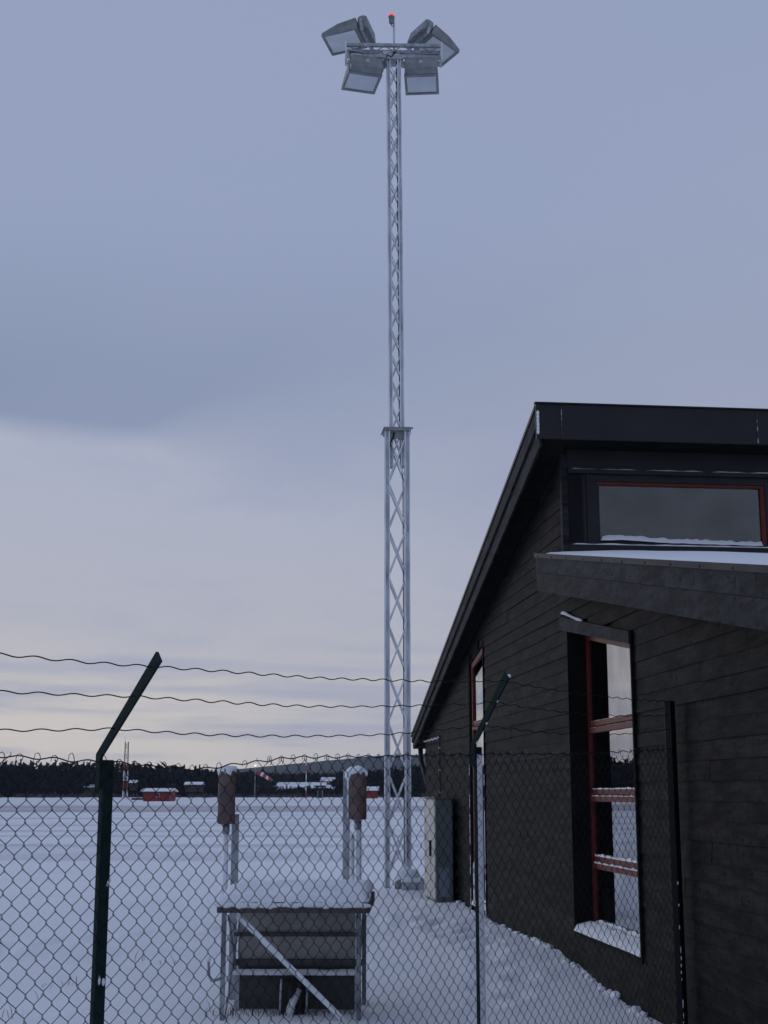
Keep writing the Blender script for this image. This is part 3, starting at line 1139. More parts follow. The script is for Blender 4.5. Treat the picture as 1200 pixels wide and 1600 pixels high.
b.prism([(A_NEAR - 0.4, roof_lo(A_NEAR - 0.4) - 0.036 + BZ), (14.48, roof_lo(14.48) - 0.036 + BZ), (14.48, roof_lo(14.48) + 0.012 + BZ),
         (A_NEAR - 0.4, roof_lo(A_NEAR - 0.4) + 0.012 + BZ)], -LOV - 0.014, -LOV - 0.003, axis=0)
fl = b.build('edge_flashing', mat('grey_edge_flashing', (0.015, 0.016, 0.022), 0.6, spec=0.15, var=(0.028, 0.030, 0.038), scale=4), lo_o)
b = MB()
for k in range(12):
    aa = 14.3 - k * 0.62
    b.lump((-LOV - 0.016, aa, roof_lo(aa) - 0.02 + BZ), 0.006, 0.010, 0.010, n=6, m=4)
b.build('screw_head', BLACK, fl)
b = MB()
b.snow(-LOV - 0.004, B_EAST + 0.2, A_NEAR - 0.35, A_CL - 0.03, 0, 0.045, step=0.12, rim=0.25, amp=0.5, freq=0.9, maxn=110,
       zf=lambda x, y: roof_lo(y) - 0.010 + BZ + 0.03 * smooth(-0.3, 1.2, x))
b.build('roof_snow', SNOW, lo_o, True)

# lightning conductor and its clips, snow crust on a board edge
b = MB()
b.tube([(-0.045, 23.2, 0.92 + BZ), (-0.045, 23.2, -1.7 + BZ)], 0.012, 6)
cb = b.build('conductor_cable', BLACK, bld)
b = MB()
for k in range(6):
    b.box(-0.062, -0.030, 23.18, 23.22, 0.70 - 0.36 * k + BZ, 0.73 - 0.36 * k + BZ)
b.build('clip', GALV, cb)
b = MB()
for k in range(12):
    b.lump((-0.034, 23.3 + k * 0.15, 0.885 + 0.01 * math.sin(k * 2.2) + BZ), 0.012, 0.06, 0.016, seed=k, n=6, m=4)
b.build('board_edge_snow', FROST, wall_o, True)

b = MB()
sr = random.Random(21)
aa = 7.0
while aa < 24.8:
    bb = sr.uniform(-0.09, -0.02)
    c_, s_ = math.cos(PHI), math.sin(PHI)
    X, Y = WALL_C + bb * c_ - aa * s_, bb * s_ + aa * c_
    k_ = sr.random() ** 2
    if noise.noise((aa * 0.9, 4, 4)) > -0.25:
        b.lump((X, Y, ground_z(X, Y) + 0.01 * sr.random()), 0.02 + 0.05 * k_, 0.03 + 0.10 * k_, 0.008 + 0.026 * k_, seed=aa * 3, amp=0.9, n=8, m=6)
    aa += sr.uniform(0.06, 0.30)
tag(b.build('wall_foot_snow', SNOW, smooth=True), 'crumbly snow heaped along the foot of the timber wall', 'snow', kind='stuff')

# ------------------------------------------------------------------ the perimeter fence
PL, PR = Vector((-1.20, 6.06, 0)), Vector((0.569, 8.48, 0))
FD = (PR - PL).normalized()
FN = Vector((FD.y, -FD.x, 0))
SPAN = (PR - PL).length
fence = empty('perimeter_fence', (PL.x, PL.y, -1.85), math.atan2(FD.y, FD.x))
# local frame: x along the fence, -y towards the camera side (FN), z up from -1.85
tag(fence, 'dark green chain link fence with wavy top wires across the foreground', 'fence')
FZ = 1.85
TOP = [(-3.4, 0.10), (-0.55, 0.14), (0.0, 0.125), (0.53, 0.100), (0.75, 0.125), (1.21, 0.170), (2.03, 0.192), (2.98, 0.225), (4.2, 0.25), (5.8, 0.325)]
S_END = 5.76


def interp(tab, x):
    for (x0, y0), (x1, y1) in zip(tab, tab[1:]):
        if x <= x1:
            t = max(0.0, (x - x0) / (x1 - x0))
            return y0 + (y1 - y0) * t
    return tab[-1][1]


posts = [(-SPAN, 0.175, 0.33), (0.0, 0.156, 0.345), (SPAN, 0.288, 0.25)]
arm_tops = []
for i, (s, kz, ln) in enumerate(posts):
    wx, w = 0.031, 0.013
    b = MB()
    b.bevel_box(s - wx, s + wx, -w, w, -0.3, kz - 0.02 + FZ, 0.003)
    po = b.build('post', GREEN, fence)
    b = MB()                                 # cranked arm, leaning out over the camera's side
    x0 = s - 0.020
    pth = [(-0.0, kz - 0.14 + FZ), (-0.0, kz + FZ), (-ln, kz + 0.405 + FZ)]
    wv = 0.0135
    prof = []
    for (yy, zz), (ox, oz) in zip(pth, ((0, 0), (0, 0), (0.0, 0.0))):
        prof.append((yy, zz))
    d1 = Vector((pth[2][0] - pth[1][0], pth[2][1] - pth[1][1])).normalized()
    nn_ = Vector((-d1.y, d1.x))
    poly = [(pth[0][0] - wv, pth[0][1]), (pth[0][0] + wv, pth[0][1]), (pth[1][0] + wv, pth[1][1] + 0.004),
            (pth[2][0] - nn_.x * wv + 0.004, pth[2][1] - nn_.y * wv + 0.012), (pth[2][0] + nn_.x * wv, pth[2][1] + nn_.y * wv - 0.012),
            (pth[1][0] - wv, pth[1][1] - 0.010)]
    b.prism(poly, x0 - 0.034, x0 - 0.0175 - 0.0, axis=0)
    b.box(x0 - 0.0174, x0 - 0.0117, -0.010, 0.010, kz - 0.10 + FZ, kz - 0.08 + FZ)
    arm = b.build('extension_arm', GREEN, po)
    arm_tops.append([(x0 - 0.026, pth[1][0] + (pth[2][0] - pth[1][0]) * f, pth[1][1] + (pth[2][1] - pth[1][1]) * f) for f in (0.90, 0.60, 0.27)])
    b = MB()
    sr = random.Random(i + 11)
    if i == 2:                               # right post                               # wind-packed snow down the face of the right post
        b.snow(-1.95, 0.225, -0.030, 0.030, 0.0, 0.010, step=0.03, rim=0.012, amp=0.8, seed=3.0, freq=9, maxn=80)
        b.v = [(s + v[1], -w - 0.0005 - v[2], v[0] + FZ) for v in b.v]
        for f in (0.98, 0.62, 0.30, 0.02):
            b.lump((x0 - 0.024, -ln * f - 0.014, kz + 0.405 * f + FZ - 0.002), 0.008, 0.013, 0.011, seed=f * 7, amp=0.6, n=7, m=4)
    else:
        for k in range(26):
            zz = sr.uniform(-1.75, -0.35) if k < 18 else sr.uniform(-1.75, -0.9)
            b.lump((s + wx * sr.uniform(-0.4, 1.0), -w - 0.002, zz + FZ), sr.uniform(0.004, 0.014), 0.006, sr.uniform(0.006, 0.022), seed=k * 1.3, n=6, m=4)
    b.build('post_snow', FROST, po, True)['kind'] = 'stuff'
# end post by the building wall
b = MB()
b.bevel_box(S_END - 0.03, S_END + 0.05, -0.03, 0.03, -0.3, 0.69 + FZ, 0.006)
po = b.build('post', BLACKISH, fence)
b = MB()
sr = random.Random(2)
zz = -1.75
while zz < -0.65:
    b.lump((S_END - 0.032 + sr.uniform(-0.004, 0.004), -0.030, zz + FZ), sr.uniform(0.002, 0.006), 0.004, sr.uniform(0.006, 0.024), seed=zz * 5, amp=0.7, n=6, m=4)
    zz += sr.choice((0.03, 0.05, 0.06, 0.16))
b.build('post_snow', FROST, po, True)['kind'] = 'stuff'
arm_tops.append([(S_END - 0.03, 0.0, zw + FZ) for zw in (0.685, 0.58, 0.47)])

# three crimped top wires
for k in range(3):
    pts = []
    for A, B in zip(arm_tops, arm_tops[1:]):
        p, q = Vector(A[k]), Vector(B[k])
        n = int((q - p).length / 0.0185)
        for i in range(n):
            t = i / n
            c = p.lerp(q, t)
            c.z -= 0.035 * 4 * t * (1 - t) * (0.6 + 0.4 * k)
            ph = 2 * math.pi * (c.x / 0.180 + 0.37 * k)
            c.z += 0.0050 * math.sin(ph) * (1 + 0.4 * noise.noise((c.x * 0.9, k * 3.1, 5))) + 0.004 * noise.noise((c.x * 1.3, k, 0))
            pts.append(c)
    pts.append(Vector(arm_tops[-1][k]))
    b = MB()
    b.tube(pts, 0.0028, 6)
    b.build('top_wire', WIRE, fence, True)

# chain link: every wire a zigzag hooked to its neighbours
DW, DP = 0.0905 / 2, 0.0905 / 2
WY = -0.026


def warp(s, z_):
    return 0.006 * noise.noise((s * 1.7, z_ * 1.7, 3)), 0.008 * noise.noise((s * 1.1, z_ * 1.1, 8))


seg_names = []
for (s0, s1) in ((-SPAN, 0.0), (0.0, SPAN), (SPAN, S_END)):
    net = MB()
    k0, k1 = int(math.ceil(s0 / DW)), int(s1 / DW)
    for k in range(k0, k1):
        pts = []
        base = 0.125 + 0.035 * (k * DW)
        ztop = interp(TOP, (k + 0.5) * DW)
        j = -2 + (k % 2)
        jj = j
        rows = int((base + 1.95) / DP)
        for m_ in range(j, rows):
            z_ = base - m_ * DP
            right = (m_ + k) % 2 == 0
            s = (k + (1 if right else 0)) * DW
            if z_ > ztop + 0.012:
                continue
            dx, dz = warp(s, z_)
            sgn = 1 if right else -1
            oy = 0.0022 * sgn
            hook = 0.0026 * sgn
            pts.append((s + hook + dx, WY + oy, z_ + 0.0048 + dz + FZ))
            pts.append((s + hook + dx, WY - oy, z_ - 0.0048 + dz + FZ))
        net.tube(pts, 0.0018, 4, cap=False)
        # the cut ends stand up as small loops over the top wire
        if k % 2 == 0 and noise.noise((k * 0.83, 9.1, 2)) > -0.22:
            kk = 0.5 + noise.noise((k * 0.61, 3.1, 0))
            hgt = 0.006 + 0.024 * max(0.0, min(1.0, kk))
            c = (k + 1) * DW
            net.tube([(c - 0.016, WY + 0.002, ztop - 0.012 + FZ), (c - 0.010, WY + 0.001, ztop + hgt * 0.7 + FZ), (c + 0.004, WY, ztop + hgt + FZ),
                      (c + 0.013, WY - 0.001, ztop + hgt * 0.6 + FZ), (c + 0.017, WY - 0.002, ztop - 0.004 + FZ), (c + 0.004, WY - 0.004, ztop - 0.022 + FZ)], 0.0018, 4, cap=False)
    o = net.build('chain_link_mesh', WIRE, fence)
    o['kind'] = 'stuff'
    b = MB()
    n = int((s1 - s0) / 0.03)
    tp = [(s0 + (s1 - s0) * i / n, WY, interp(TOP, s0 + (s1 - s0) * i / n) + 0.006 * math.sin((s0 + (s1 - s0) * i / n) * 2 * math.pi / 0.18) +
           0.004 * noise.noise((i * 0.2, s0, 0)) + FZ) for i in range(n + 1)]
    b.tube(tp, 0.0030, 6)
    b.build('tension_wire', WIRE, fence, True)

# ------------------------------------------------------------------ the floodlight mast
MY = 26.4
foot = at(621.5, 1392, MY)
mast = empty('floodlight_mast', (foot.x, MY, -1.8))
mast.rotation_euler = (0, 0, R(1.5))
tag(mast, 'tall frosted steel lattice mast carrying floodlights behind the fence', 'mast')
MZ = 1.8
H_J = at(620, 676, MY).z + MZ
H_T = at(614, 94, MY).z + MZ
WL, WU = 0.195, 0.112                     # half spacing of the leg centres


def lattice(hw, z0, z1, pitch, leg_w, rod, lean=(0, 0), parent=None, first=0.0):
    def P(x, y, z_):
        t = (z_ - z0) / (z1 - z0)
        return Vector((x + lean[0] * t, y + lean[1] * t, z_))
    for sx_ in (-1, 1):
        for sy_ in (-1, 1):
            b_ = MB()
            c0, c1 = P(hw * sx_, hw * sy_, z0), P(hw * sx_, hw * sy_, z1)
            # channel section: a web and two flanges
            o = leg_w / 2
            for (ax, ay, bx, by) in ((-o, -o, o, -o + 0.018), (-o, -o + 0.018, -o + 0.018, o), (o - 0.018, -o + 0.018, o, o)):
                vs = []
                for c in (c0, c1):
                    for (ux, uy) in ((ax, ay), (bx, ay), (bx, by), (ax, by)):
                        vs.append((c.x + ux, c.y - uy, c.z))
                b_.add(vs, [(0, 1, 2, 3), (7, 6, 5, 4), (0, 4, 5, 1), (1, 5, 6, 2), (2, 6, 7, 3), (3, 7, 4, 0)])
            b_.build('leg', GALV_FROST, parent)
    ins = hw - leg_w * 0.30
    for face in range(4):
        for sgn in (-1, 1):
            pts, z_ = [], z0 + first
            side = sgn
            while z_ < z1:
                off = hw - leg_w * 0.1 if face < 2 else hw
                fsg = 1 if face % 2 else -1
                for dz in (-0.035, 0.035):
                    zz_ = min(max(z_ + dz, z0), z1)
                    if face < 2:
                        pts.append(P(ins * side, off * fsg + 0.012 * sgn, zz_))
                    else:
                        pts.append(P(off * fsg + 0.012 * sgn, ins * side, zz_))
                side = -side
                z_ += pitch
            b_ = MB()
            b_.tube(pts, rod, 6)
            b_.build('brace_rod', GALV_FROST, parent, True)


lattice(WL, -0.05, H_J, 0.93, 0.100, 0.0185, parent=mast, first=0.35)
LEAN = (-0.055, 0.0)
lattice(WU, H_J - 0.7, H_T, 0.53, 0.080, 0.0135, lean=LEAN, parent=mast, first=0.2)
b = MB()
pc = [(WU - 0.055 + LEAN[0] * t_ + 0.006 * math.sin(t_ * 40), -WU + 0.075, H_J - 0.5 + (H_T - H_J + 0.45) * t_) for t_ in [i_ / 40 for i_ in range(41)]]
b.tube([(WL - 0.075, -WL + 0.10, 0.3), (WL - 0.08, -WL + 0.10, H_J - 1.0)] + pc, 0.011, 6)
b.build('back_leg_line', BLACK, mast, True)  # added dark tube standing in for the dark line of the back leg
# collar where the upper section slides out of the lower
b = MB()
b.bevel_box(-0.27, 0.27, -0.27, -0.215, H_J - 0.02, H_J + 0.05, 0.01)
b.bevel_box(-0.27, 0.27, 0.215, 0.27, H_J - 0.02, H_J + 0.05, 0.01)
b.box(-0.27, -0.20, -0.214, 0.214, H_J - 0.02, H_J + 0.05)
b.box(0.20, 0.27, -0.214, 0.214, H_J - 0.02, H_J + 0.05)
co = b.build('collar', LAMP_BODY, mast)
b = MB()
b.box(-0.13, 0.13, -0.175, -0.16, H_J - 0.17, H_J - 0.01)
b.build('collar_plate', LAMP_BODY, co)
b = MB()
b.tube([(-0.06, -0.19, H_J - 0.05), (-0.08, -0.20, H_J - 0.16), (-0.13, -0.20, H_J - 0.24), (-0.135, -0.20, H_J - 0.34)], 0.020, 6)
b.build('hanging_cable', BLACK, co, True)
for sx_ in (-1, 1):
    b = MB()
    b.tube([(sx_ * 0.26, -0.25, H_J + 0.02), (sx_ * 0.31, -0.25, H_J + 0.03 if sx_ > 0 else H_J - 0.12)], 0.02, 6)
    b.build('locking_pin', LAMP_BODY, co)
# concrete foot, bolts and snow lumps at the base
b = MB()
b.bevel_box(-0.42, 0.42, -0.42, 0.42, -0.25, -0.03, 0.04)
ft = b.build('concrete_foot', CONCRETE, mast)
b = MB()
b.snow(-0.44, 0.44, -0.44, 0.44, -0.07, 0.08, step=0.05, rim=0.15, amp=0.5)
b.build('foot_snow', SNOW, ft, True)

# top cross beam: a small lattice girder
HB = H_T
beam = MB()
BW = 1.0
beam_e = MB()
for yy in (-0.13, 0.13):
    for zz in (0.0, 0.26):
        q = MB()
        q.bar((-BW + LEAN[0], yy, HB + zz), (BW + LEAN[0], yy, HB + zz), 0.065, 0.065)
        q.build('beam_chord', GALV, mast)
for yy in (-0.145, 0.145):
    for sgn in (0, 1):
        pts, x_, up = [], -BW + 0.05, sgn
        while x_ <= BW:
            pts.append((x_ + LEAN[0], yy + 0.012 * (sgn - 0.5), HB + (0.23 if up else 0.03)))
            up = 1 - up
            x_ += 0.38
        q = MB()
        q.tube(pts, 0.013, 5)
        q.build('beam_brace', GALV, mast, True)
for sx_ in (-1, 1):
    q = MB()
    q.box(sx_ * BW + LEAN[0] - 0.018, sx_ * BW + LEAN[0] + 0.018, -0.17, 0.17, HB - 0.06, HB + 0.34)
    q.build('beam_end_plate', GALV_FROST, mast)
q = MB()
q.box(-0.20 + LEAN[0], 0.20 + LEAN[0], -0.17, 0.17, HB - 0.06, HB - 0.034)
q.build('beam_saddle', GALV, mast)
q = MB()
q.box(-0.22 + LEAN[0], -0.02 + LEAN[0], -0.09, 0.09, HB + 0.06, HB + 0.16)
q.build('junction_box', WHITE, mast)
q = MB()
q.tube([(LEAN[0] - 0.02, -0.08, HB + 0.12), (LEAN[0] + 0.05, -0.17, HB + 0.10), (LEAN[0] - 0.05, -0.18, HB - 0.02), (LEAN[0] - 0.14, -0.17, HB + 0.02),
        (LEAN[0] - 0.16, -0.15, HB - 0.12), (LEAN[0] - 0.13, -0.13, HB - 0.5)], 0.012, 6)
q.build('power_cable', BLACK, mast, True)
top_z = at(607, 20, MY).z + MZ
q = MB()
q.tube([(LEAN[0] + 0.01, 0, HB + 0.1), (LEAN[0] + 0.01, 0, top_z - 0.12)], 0.022, 8)
q.build('beacon_pole', GALV_FROST, mast, True)

# red obstruction light
mm = Matrix.Translation(mast.location) @ Matrix.Rotation(R(1.5), 4, 'Z')
pos = mm @ Vector((LEAN[0] - 0.045, -0.02, top_z - 0.27))
ob = empty('obstruction_light', pos)
tag(ob, 'small lit red beacon on a thin pole above the mast head', 'beacon')
b = MB()
b.lathe([(0.035, 0.0), (0.055, 0.03), (0.055, 0.13), (0.068, 0.14), (0.068, 0.17)], 12)
b.build('lamp_base', LAMP_BODY, ob, True)
b = MB()
b.lathe([(0.058, 0.171), (0.060, 0.19), (0.052, 0.215), (0.034, 0.235), (0.010, 0.242)], 14)
b.build('lens', RED_LIGHT, ob, True)
b = MB()
b.tube([(0.0, 0, -0.0), (0.005, 0, -0.05), (0.035, 0, -0.07), (0.05, 0.01, -0.03)], 0.008, 6)
b.build('cable', BLACK, ob, True)


# floodlights: flat glass facing down, wedge hood over it, gear box along the hinge side
def floodlight(label, hinge_px, yaw, tilt, width, length, roll=0.0, gear=True, bracket=0.35):
    hp = at(hinge_px[0], hinge_px[1], MY + hinge_px[2])
    root = empty('floodlight', hp)
    root.rotation_euler = Matrix.Rotation(yaw, 3, 'Z').to_4x4().to_3x3().to_euler()
    M = (Matrix.Rotation(yaw, 3, 'Z') @ Matrix.Rotation(roll, 3, 'Y') @ Matrix.Rotation(-tilt, 3, 'X'))
    root.rotation_euler = M.to_euler()
    tag(root, label, 'floodlight', 'floodlights on the mast head')
    w, L = width / 2, length
    # hood: open-bottomed wedge, deep at the hinge (y=0), shallow at the far end (y=L)
    t = 0.02
    b_ = MB()
    out = [(-w, 0, 0), (w, 0, 0), (w, L, 0), (-w, L, 0), (-w * 0.97, 0.02, 0.24), (w * 0.97, 0.02, 0.24), (w * 0.94, L * 0.55, 0.20), (-w * 0.94, L * 0.55, 0.20),
           (w, L, 0.05), (-w, L, 0.05)]
    b_.add(out, [(4, 5, 6, 7), (7, 6, 8, 9), (0, 1, 5, 4), (2, 3, 9, 8), (1, 2, 8, 6, 5), (0, 4, 7, 9, 3)])
    b_.build('hood', LAMP_BODY, root)
    b_ = MB()
    i = 0.045
    ins = [(-w + i, i + 0.03, 0.004), (w - i, i + 0.03, 0.004), (w - i, L - i, 0.004), (-w + i, L - i, 0.004), (-w * 0.6, 0.10, 0.19), (w * 0.6, 0.10, 0.19),
           (w * 0.7, L * 0.5, 0.17), (-w * 0.7, L * 0.5, 0.17)]
    b_.add(ins, [(4, 7, 6, 5), (0, 4, 5, 1), (1, 5, 6, 2), (2, 6, 7, 3), (3, 7, 4, 0)])
    b_.build('reflector', REFLECTOR, root)
    b_ = MB()
    for (x0, x1, y0, y1) in ((-w - 0.006, w + 0.006, -0.006, i + 0.03), (-w - 0.006, w + 0.006, L - i, L + 0.006), (-w - 0.006, -w + i, i + 0.0305, L - i - 0.0005),
                             (w - i, w + 0.006, i + 0.0305, L - i - 0.0005)):
        b_.box(x0, x1, y0, y1, -0.026, -0.002)
    b_.build('rim', LAMP_BODY, root)
    b_ = MB()
    b_.box(-w + i, w - i, i + 0.03, L - i, -0.014, -0.008)
    b_.build('glass', LAMP_GLASS, root)
    b_ = MB()
    b_.bevel_box(-w * 0.97, w * 0.97, -0.21, -0.012, -0.02, 0.27, 0.035)
    gb = b_.build('gear_box', LAMP_BODY, root)
    b_ = MB()
    b_.box(-0.035, 0.035, -0.2125, -0.2105, 0.10, 0.17)
    b_.build('name_plate', LOGO, gb)
    b_ = MB()
    for s_ in (-1, 1):
        b_.bar((s_ * (w + 0.03), -0.10, 0.10), (s_ * (w + 0.03), -0.10, 0.10 + bracket), 0.06, 0.012, up=(1, 0, 0))
        b_.tube([(s_ * (w * 0.9), -0.10, 0.12), (s_ * (w + 0.05), -0.10, 0.12)], 0.035, 10)
    b_.bar((-w - 0.03, -0.10, 0.10 + bracket), (w + 0.03, -0.10, 0.10 + bracket), 0.06, 0.012)
    b_.build('bracket', GALV, root)
    return root


floodlight('lower left floodlight hung under the mast head beam, glass facing down', (571, 113, -0.10), R(16), R(10), 0.72, 0.62, bracket=0.30)
floodlight('lower right floodlight hung under the mast head beam, glass facing down', (658, 115, -0.10), R(-4), R(12), 0.70, 0.62, bracket=0.30)
floodlight('upper left floodlight on top of the mast head beam, pointing out to the left', (566, 58, 0.20), R(76), R(6), 0.80, 0.78, bracket=-0.22)
floodlight('upper right floodlight on top of the mast head beam, pointing out to the right', (661, 63, 0.20), R(-60), R(20), 0.72, 0.72, bracket=-0.22)

# ------------------------------------------------------------------ cabinet against the far part of the wall
ca = 21.35
cabinet = empty('utility_cabinet', (WALL_C, 0, -1.75), PHI)
tag(cabinet, 'tall pale metal cabinet with dark side standing against the timber wall', 'cabinet')
CZ = 1.75
A0, A1, B0, B1 = 21.6, 22.75, -0.35, -0.09
b = MB()
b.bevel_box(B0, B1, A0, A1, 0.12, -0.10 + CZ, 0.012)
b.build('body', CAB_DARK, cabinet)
b = MB()
b.box(B0 - 0.022, B0 - 0.002, A0 - 0.004, A1 - 0.7, 0.16, -0.115 + CZ)
dr = b.build('door', CAB_LIGHT, cabinet)
b = MB()
b.box(B0 - 0.055, B0 - 0.024, A1 - 0.80, A1 - 0.76, 0.78, 1.02)
b.build('handle', BLACK, dr)
b = MB()
b.box(B0 - 0.022, B0 - 0.002, A1 - 0.69, A1 + 0.004, 0.16, -0.115 + CZ)
b.build('door', CAB_LIGHT, cabinet)
b = MB()
b.box(B0 - 0.03, B1, A0 - 0.02, A1 + 0.02, -0.099 + CZ, -0.075 + CZ)
b.build('roof_plate', CAB_DARK, cabinet)
b = MB()
b.box(B0 + 0.04, B1 - 0.06, A0 - 0.012, A0 - 0.002, 0.20, 0.62)
b.build('side_patch', mat('blue_grey_patch', (0.17, 0.20, 0.25), 0.5), cabinet)  # bluish patch low on the cabinet's near side
for aa in (A0 + 0.03, A1 - 0.1):
    b = MB()
    b.box(B0 + 0.01, B0 + 0.08, aa, aa + 0.07, -0.25, 0.119)
    b.build('foot', CONCRETE, cabinet)

# snow-capped block and low box by the mast foot
p = at(636, 1398, 25.3)
blk = empty('concrete_block', (p.x, p.y, ground_z(p.x, p.y)))
tag(blk, 'rounded snow capped concrete block at the foot of the mast', 'block')
b = MB()
b.lathe([(0.22, -0.2), (0.22, 0.12), (0.19, 0.22), (0.10, 0.26)], 14)
b.build('body', CONCRETE, blk, True)
b = MB()
b.lump((0, 0, 0.20), 0.23, 0.22, 0.16, seed=2.0, amp=0.3, n=18, m=10)
b.build('snow_cap', SNOW, blk, True)
b = MB()
b.tube([(0.02, -0.16, 0.10), (0.02, -0.26, 0.10)], 0.03, 8)
b.build('cable_gland', BLACK, blk)
p = at(655, 1412, 24.6)
low = empty('low_cover_box', (p.x, p.y, ground_z(p.x, p.y)))
tag(low, 'low grey cover box in the snow between the mast and the cabinet', 'box')
b = MB()
b.bevel_box(-0.30, 0.16, -0.15, 0.15, -0.12, 0.13, 0.02)
b.build('body', mat('frosty_grey_box', (0.30, 0.31, 0.34), 0.8, var=(0.5, 0.52, 0.56), scale=8), low)
b = MB()
b.snow(-0.31, 0.10, -0.15, 0.15, 0.125, 0.05, step=0.03, rim=0.05, amp=0.7, seed=5)
b.build('snow_cap', SNOW, low, True)

# ------------------------------------------------------------------ the roofed equipment stand behind the fence
SX, SY = -0.755, 11.6
stand = empty('equipment_stand', (SX, SY, -1.85), R(-1.5))
tag(stand, 'snow covered steel equipment stand with two brown drums on poles', 'stand')
SZ = 1.85
HW, DEP = 0.56, 1.15


def S(name, fn, m, parent=stand, sm=False):
    b_ = MB()
    fn(b_)
    return b_.build(name, m, parent, sm)


zr = -0.95 + SZ
rf = S('roof', lambda b_: b_.bevel_box(-0.60, 0.64, -0.05, DEP + 0.1, zr - 0.01, zr + 0.075, 0.01), ROOF_BOARD)
S('roof_snow', lambda b_: b_.snow(-0.595, 0.635, -0.045, DEP + 0.09, zr + 0.066, 0.062, step=0.03, rim=0.07, amp=0.28, seed=1.5, freq=2.6,
                                  zf=lambda x, y: 0.05 * smooth(0, 0.5, y) + 0.010 * noise.noise((x * 7, y * 7, 0))), SNOW, rf, True)
def lip(b_):
    q_ = random.Random(4)
    x_ = -0.585
    while x_ < 0.63:
        b_.lump((x_, -0.046, zr + 0.058 - 0.012 * q_.random()), 0.045, 0.012 + 0.006 * q_.random(), 0.016 + 0.012 * q_.random(), seed=x_ * 9, amp=0.5, n=8, m=5)
        x_ += 0.035


S('roof_edge_snow', lip, FROST, rf, True)
for sx_ in (-1, 1):
    for yy in (0.03, DEP - 0.05):
        def leg(b_, sx_=sx_, yy=yy):
            xo = sx_ * HW
            b_.box(min(xo, xo - sx_ * 0.028), max(xo, xo - sx_ * 0.028), yy, yy + 0.008, -0.1, zr - 0.002)
            b_.box(min(xo, xo + sx_ * 0.008), max(xo, xo + sx_ * 0.008), yy + 0.008, yy + 0.045, -0.1, zr - 0.002)
        S('leg', leg, STAND_STEEL)
    S('side_brace', lambda b_, sx_=sx_: b_.bar((sx_ * (HW - 0.02), 0.10, 0.02), (sx_ * (HW - 0.02), DEP - 0.06, zr - 0.05), 0.024, 0.01, up=(1, 0, 0)), STAND_STEEL)
    S('side_brace', lambda b_, sx_=sx_: b_.bar((sx_ * (HW - 0.035), DEP - 0.06, 0.02), (sx_ * (HW - 0.035), 0.12, zr - 0.05), 0.024, 0.01, up=(1, 0, 0)), STAND_STEEL)
S('front_brace', lambda b_: b_.bar((-0.44, 0.0, zr - 0.03), (0.52, 0.0, -0.02), 0.012, 0.038), GALV_FROST)
S('front_brace_snow', lambda b_: b_.bar((-0.43, 0.004, zr - 0.013), (0.52, 0.004, 0.001), 0.016, 0.010), FROST)
yb = DEP - 0.42
for (z0, z1, m) in ((0.66, zr - 0.012, PANEL), (0.44, 0.655, PANEL), (0.03, 0.40, PANEL_DARK)):
    S('back_panel', lambda b_, z0=z0, z1=z1: b_.box(-HW + 0.06, HW - 0.07, yb, yb + 0.012, z0, z1), m)
S('rail', lambda b_: b_.box(-HW + 0.01, HW - 0.01, yb - 0.04, yb - 0.003, 0.635, 0.668), PANEL_DARK)
S('rail', lambda b_: b_.box(-HW + 0.01, HW - 0.01, yb - 0.05, yb - 0.003, 0.395, 0.448), PANEL_DARK)
sh = S('shelf_rail', lambda b_: b_.box(-HW + 0.01, HW - 0.01, yb - 0.10, yb - 0.055, 0.325, 0.355), GALV_FROST)
S('shelf_snow', lambda b_: b_.snow(-HW + 0.02, HW - 0.02, yb - 0.10, yb - 0.055, 0.353, 0.02, step=0.02, rim=0.02, amp=0.6), FROST, sh, True)
for sx_ in (-1, 1):
    S('inner_post', lambda b_, sx_=sx_: b_.box(sx_ * (HW - 0.05) - 0.02, sx_ * (HW - 0.05) + 0.02, yb - 0.10, yb - 0.06, -0.1, 0.32), GALV)
mot = S('motor', lambda b_: (b_.bevel_box(-0.13, 0.08, 0.40, 0.62, 0.05, 0.33, 0.03), b_.tube([(-0.02, 0.42, 0.28), (-0.02, 0.40, 0.1)], 0.05, 8)), BLACK)
S('pipe', lambda b_: b_.tube([(-0.05, 0.36, 0.02), (-0.01, 0.38, 0.15), (0.03, 0.42, 0.24)], 0.035, 8), GALV_FROST, mot, True)
for dx in (-0.12, 0.10):
    S('motor_rod', lambda b_, dx=dx: b_.tube([(dx, 0.40, 0.02), (dx + 0.01, 0.40, 0.32)], 0.010, 6), GALV, mot)
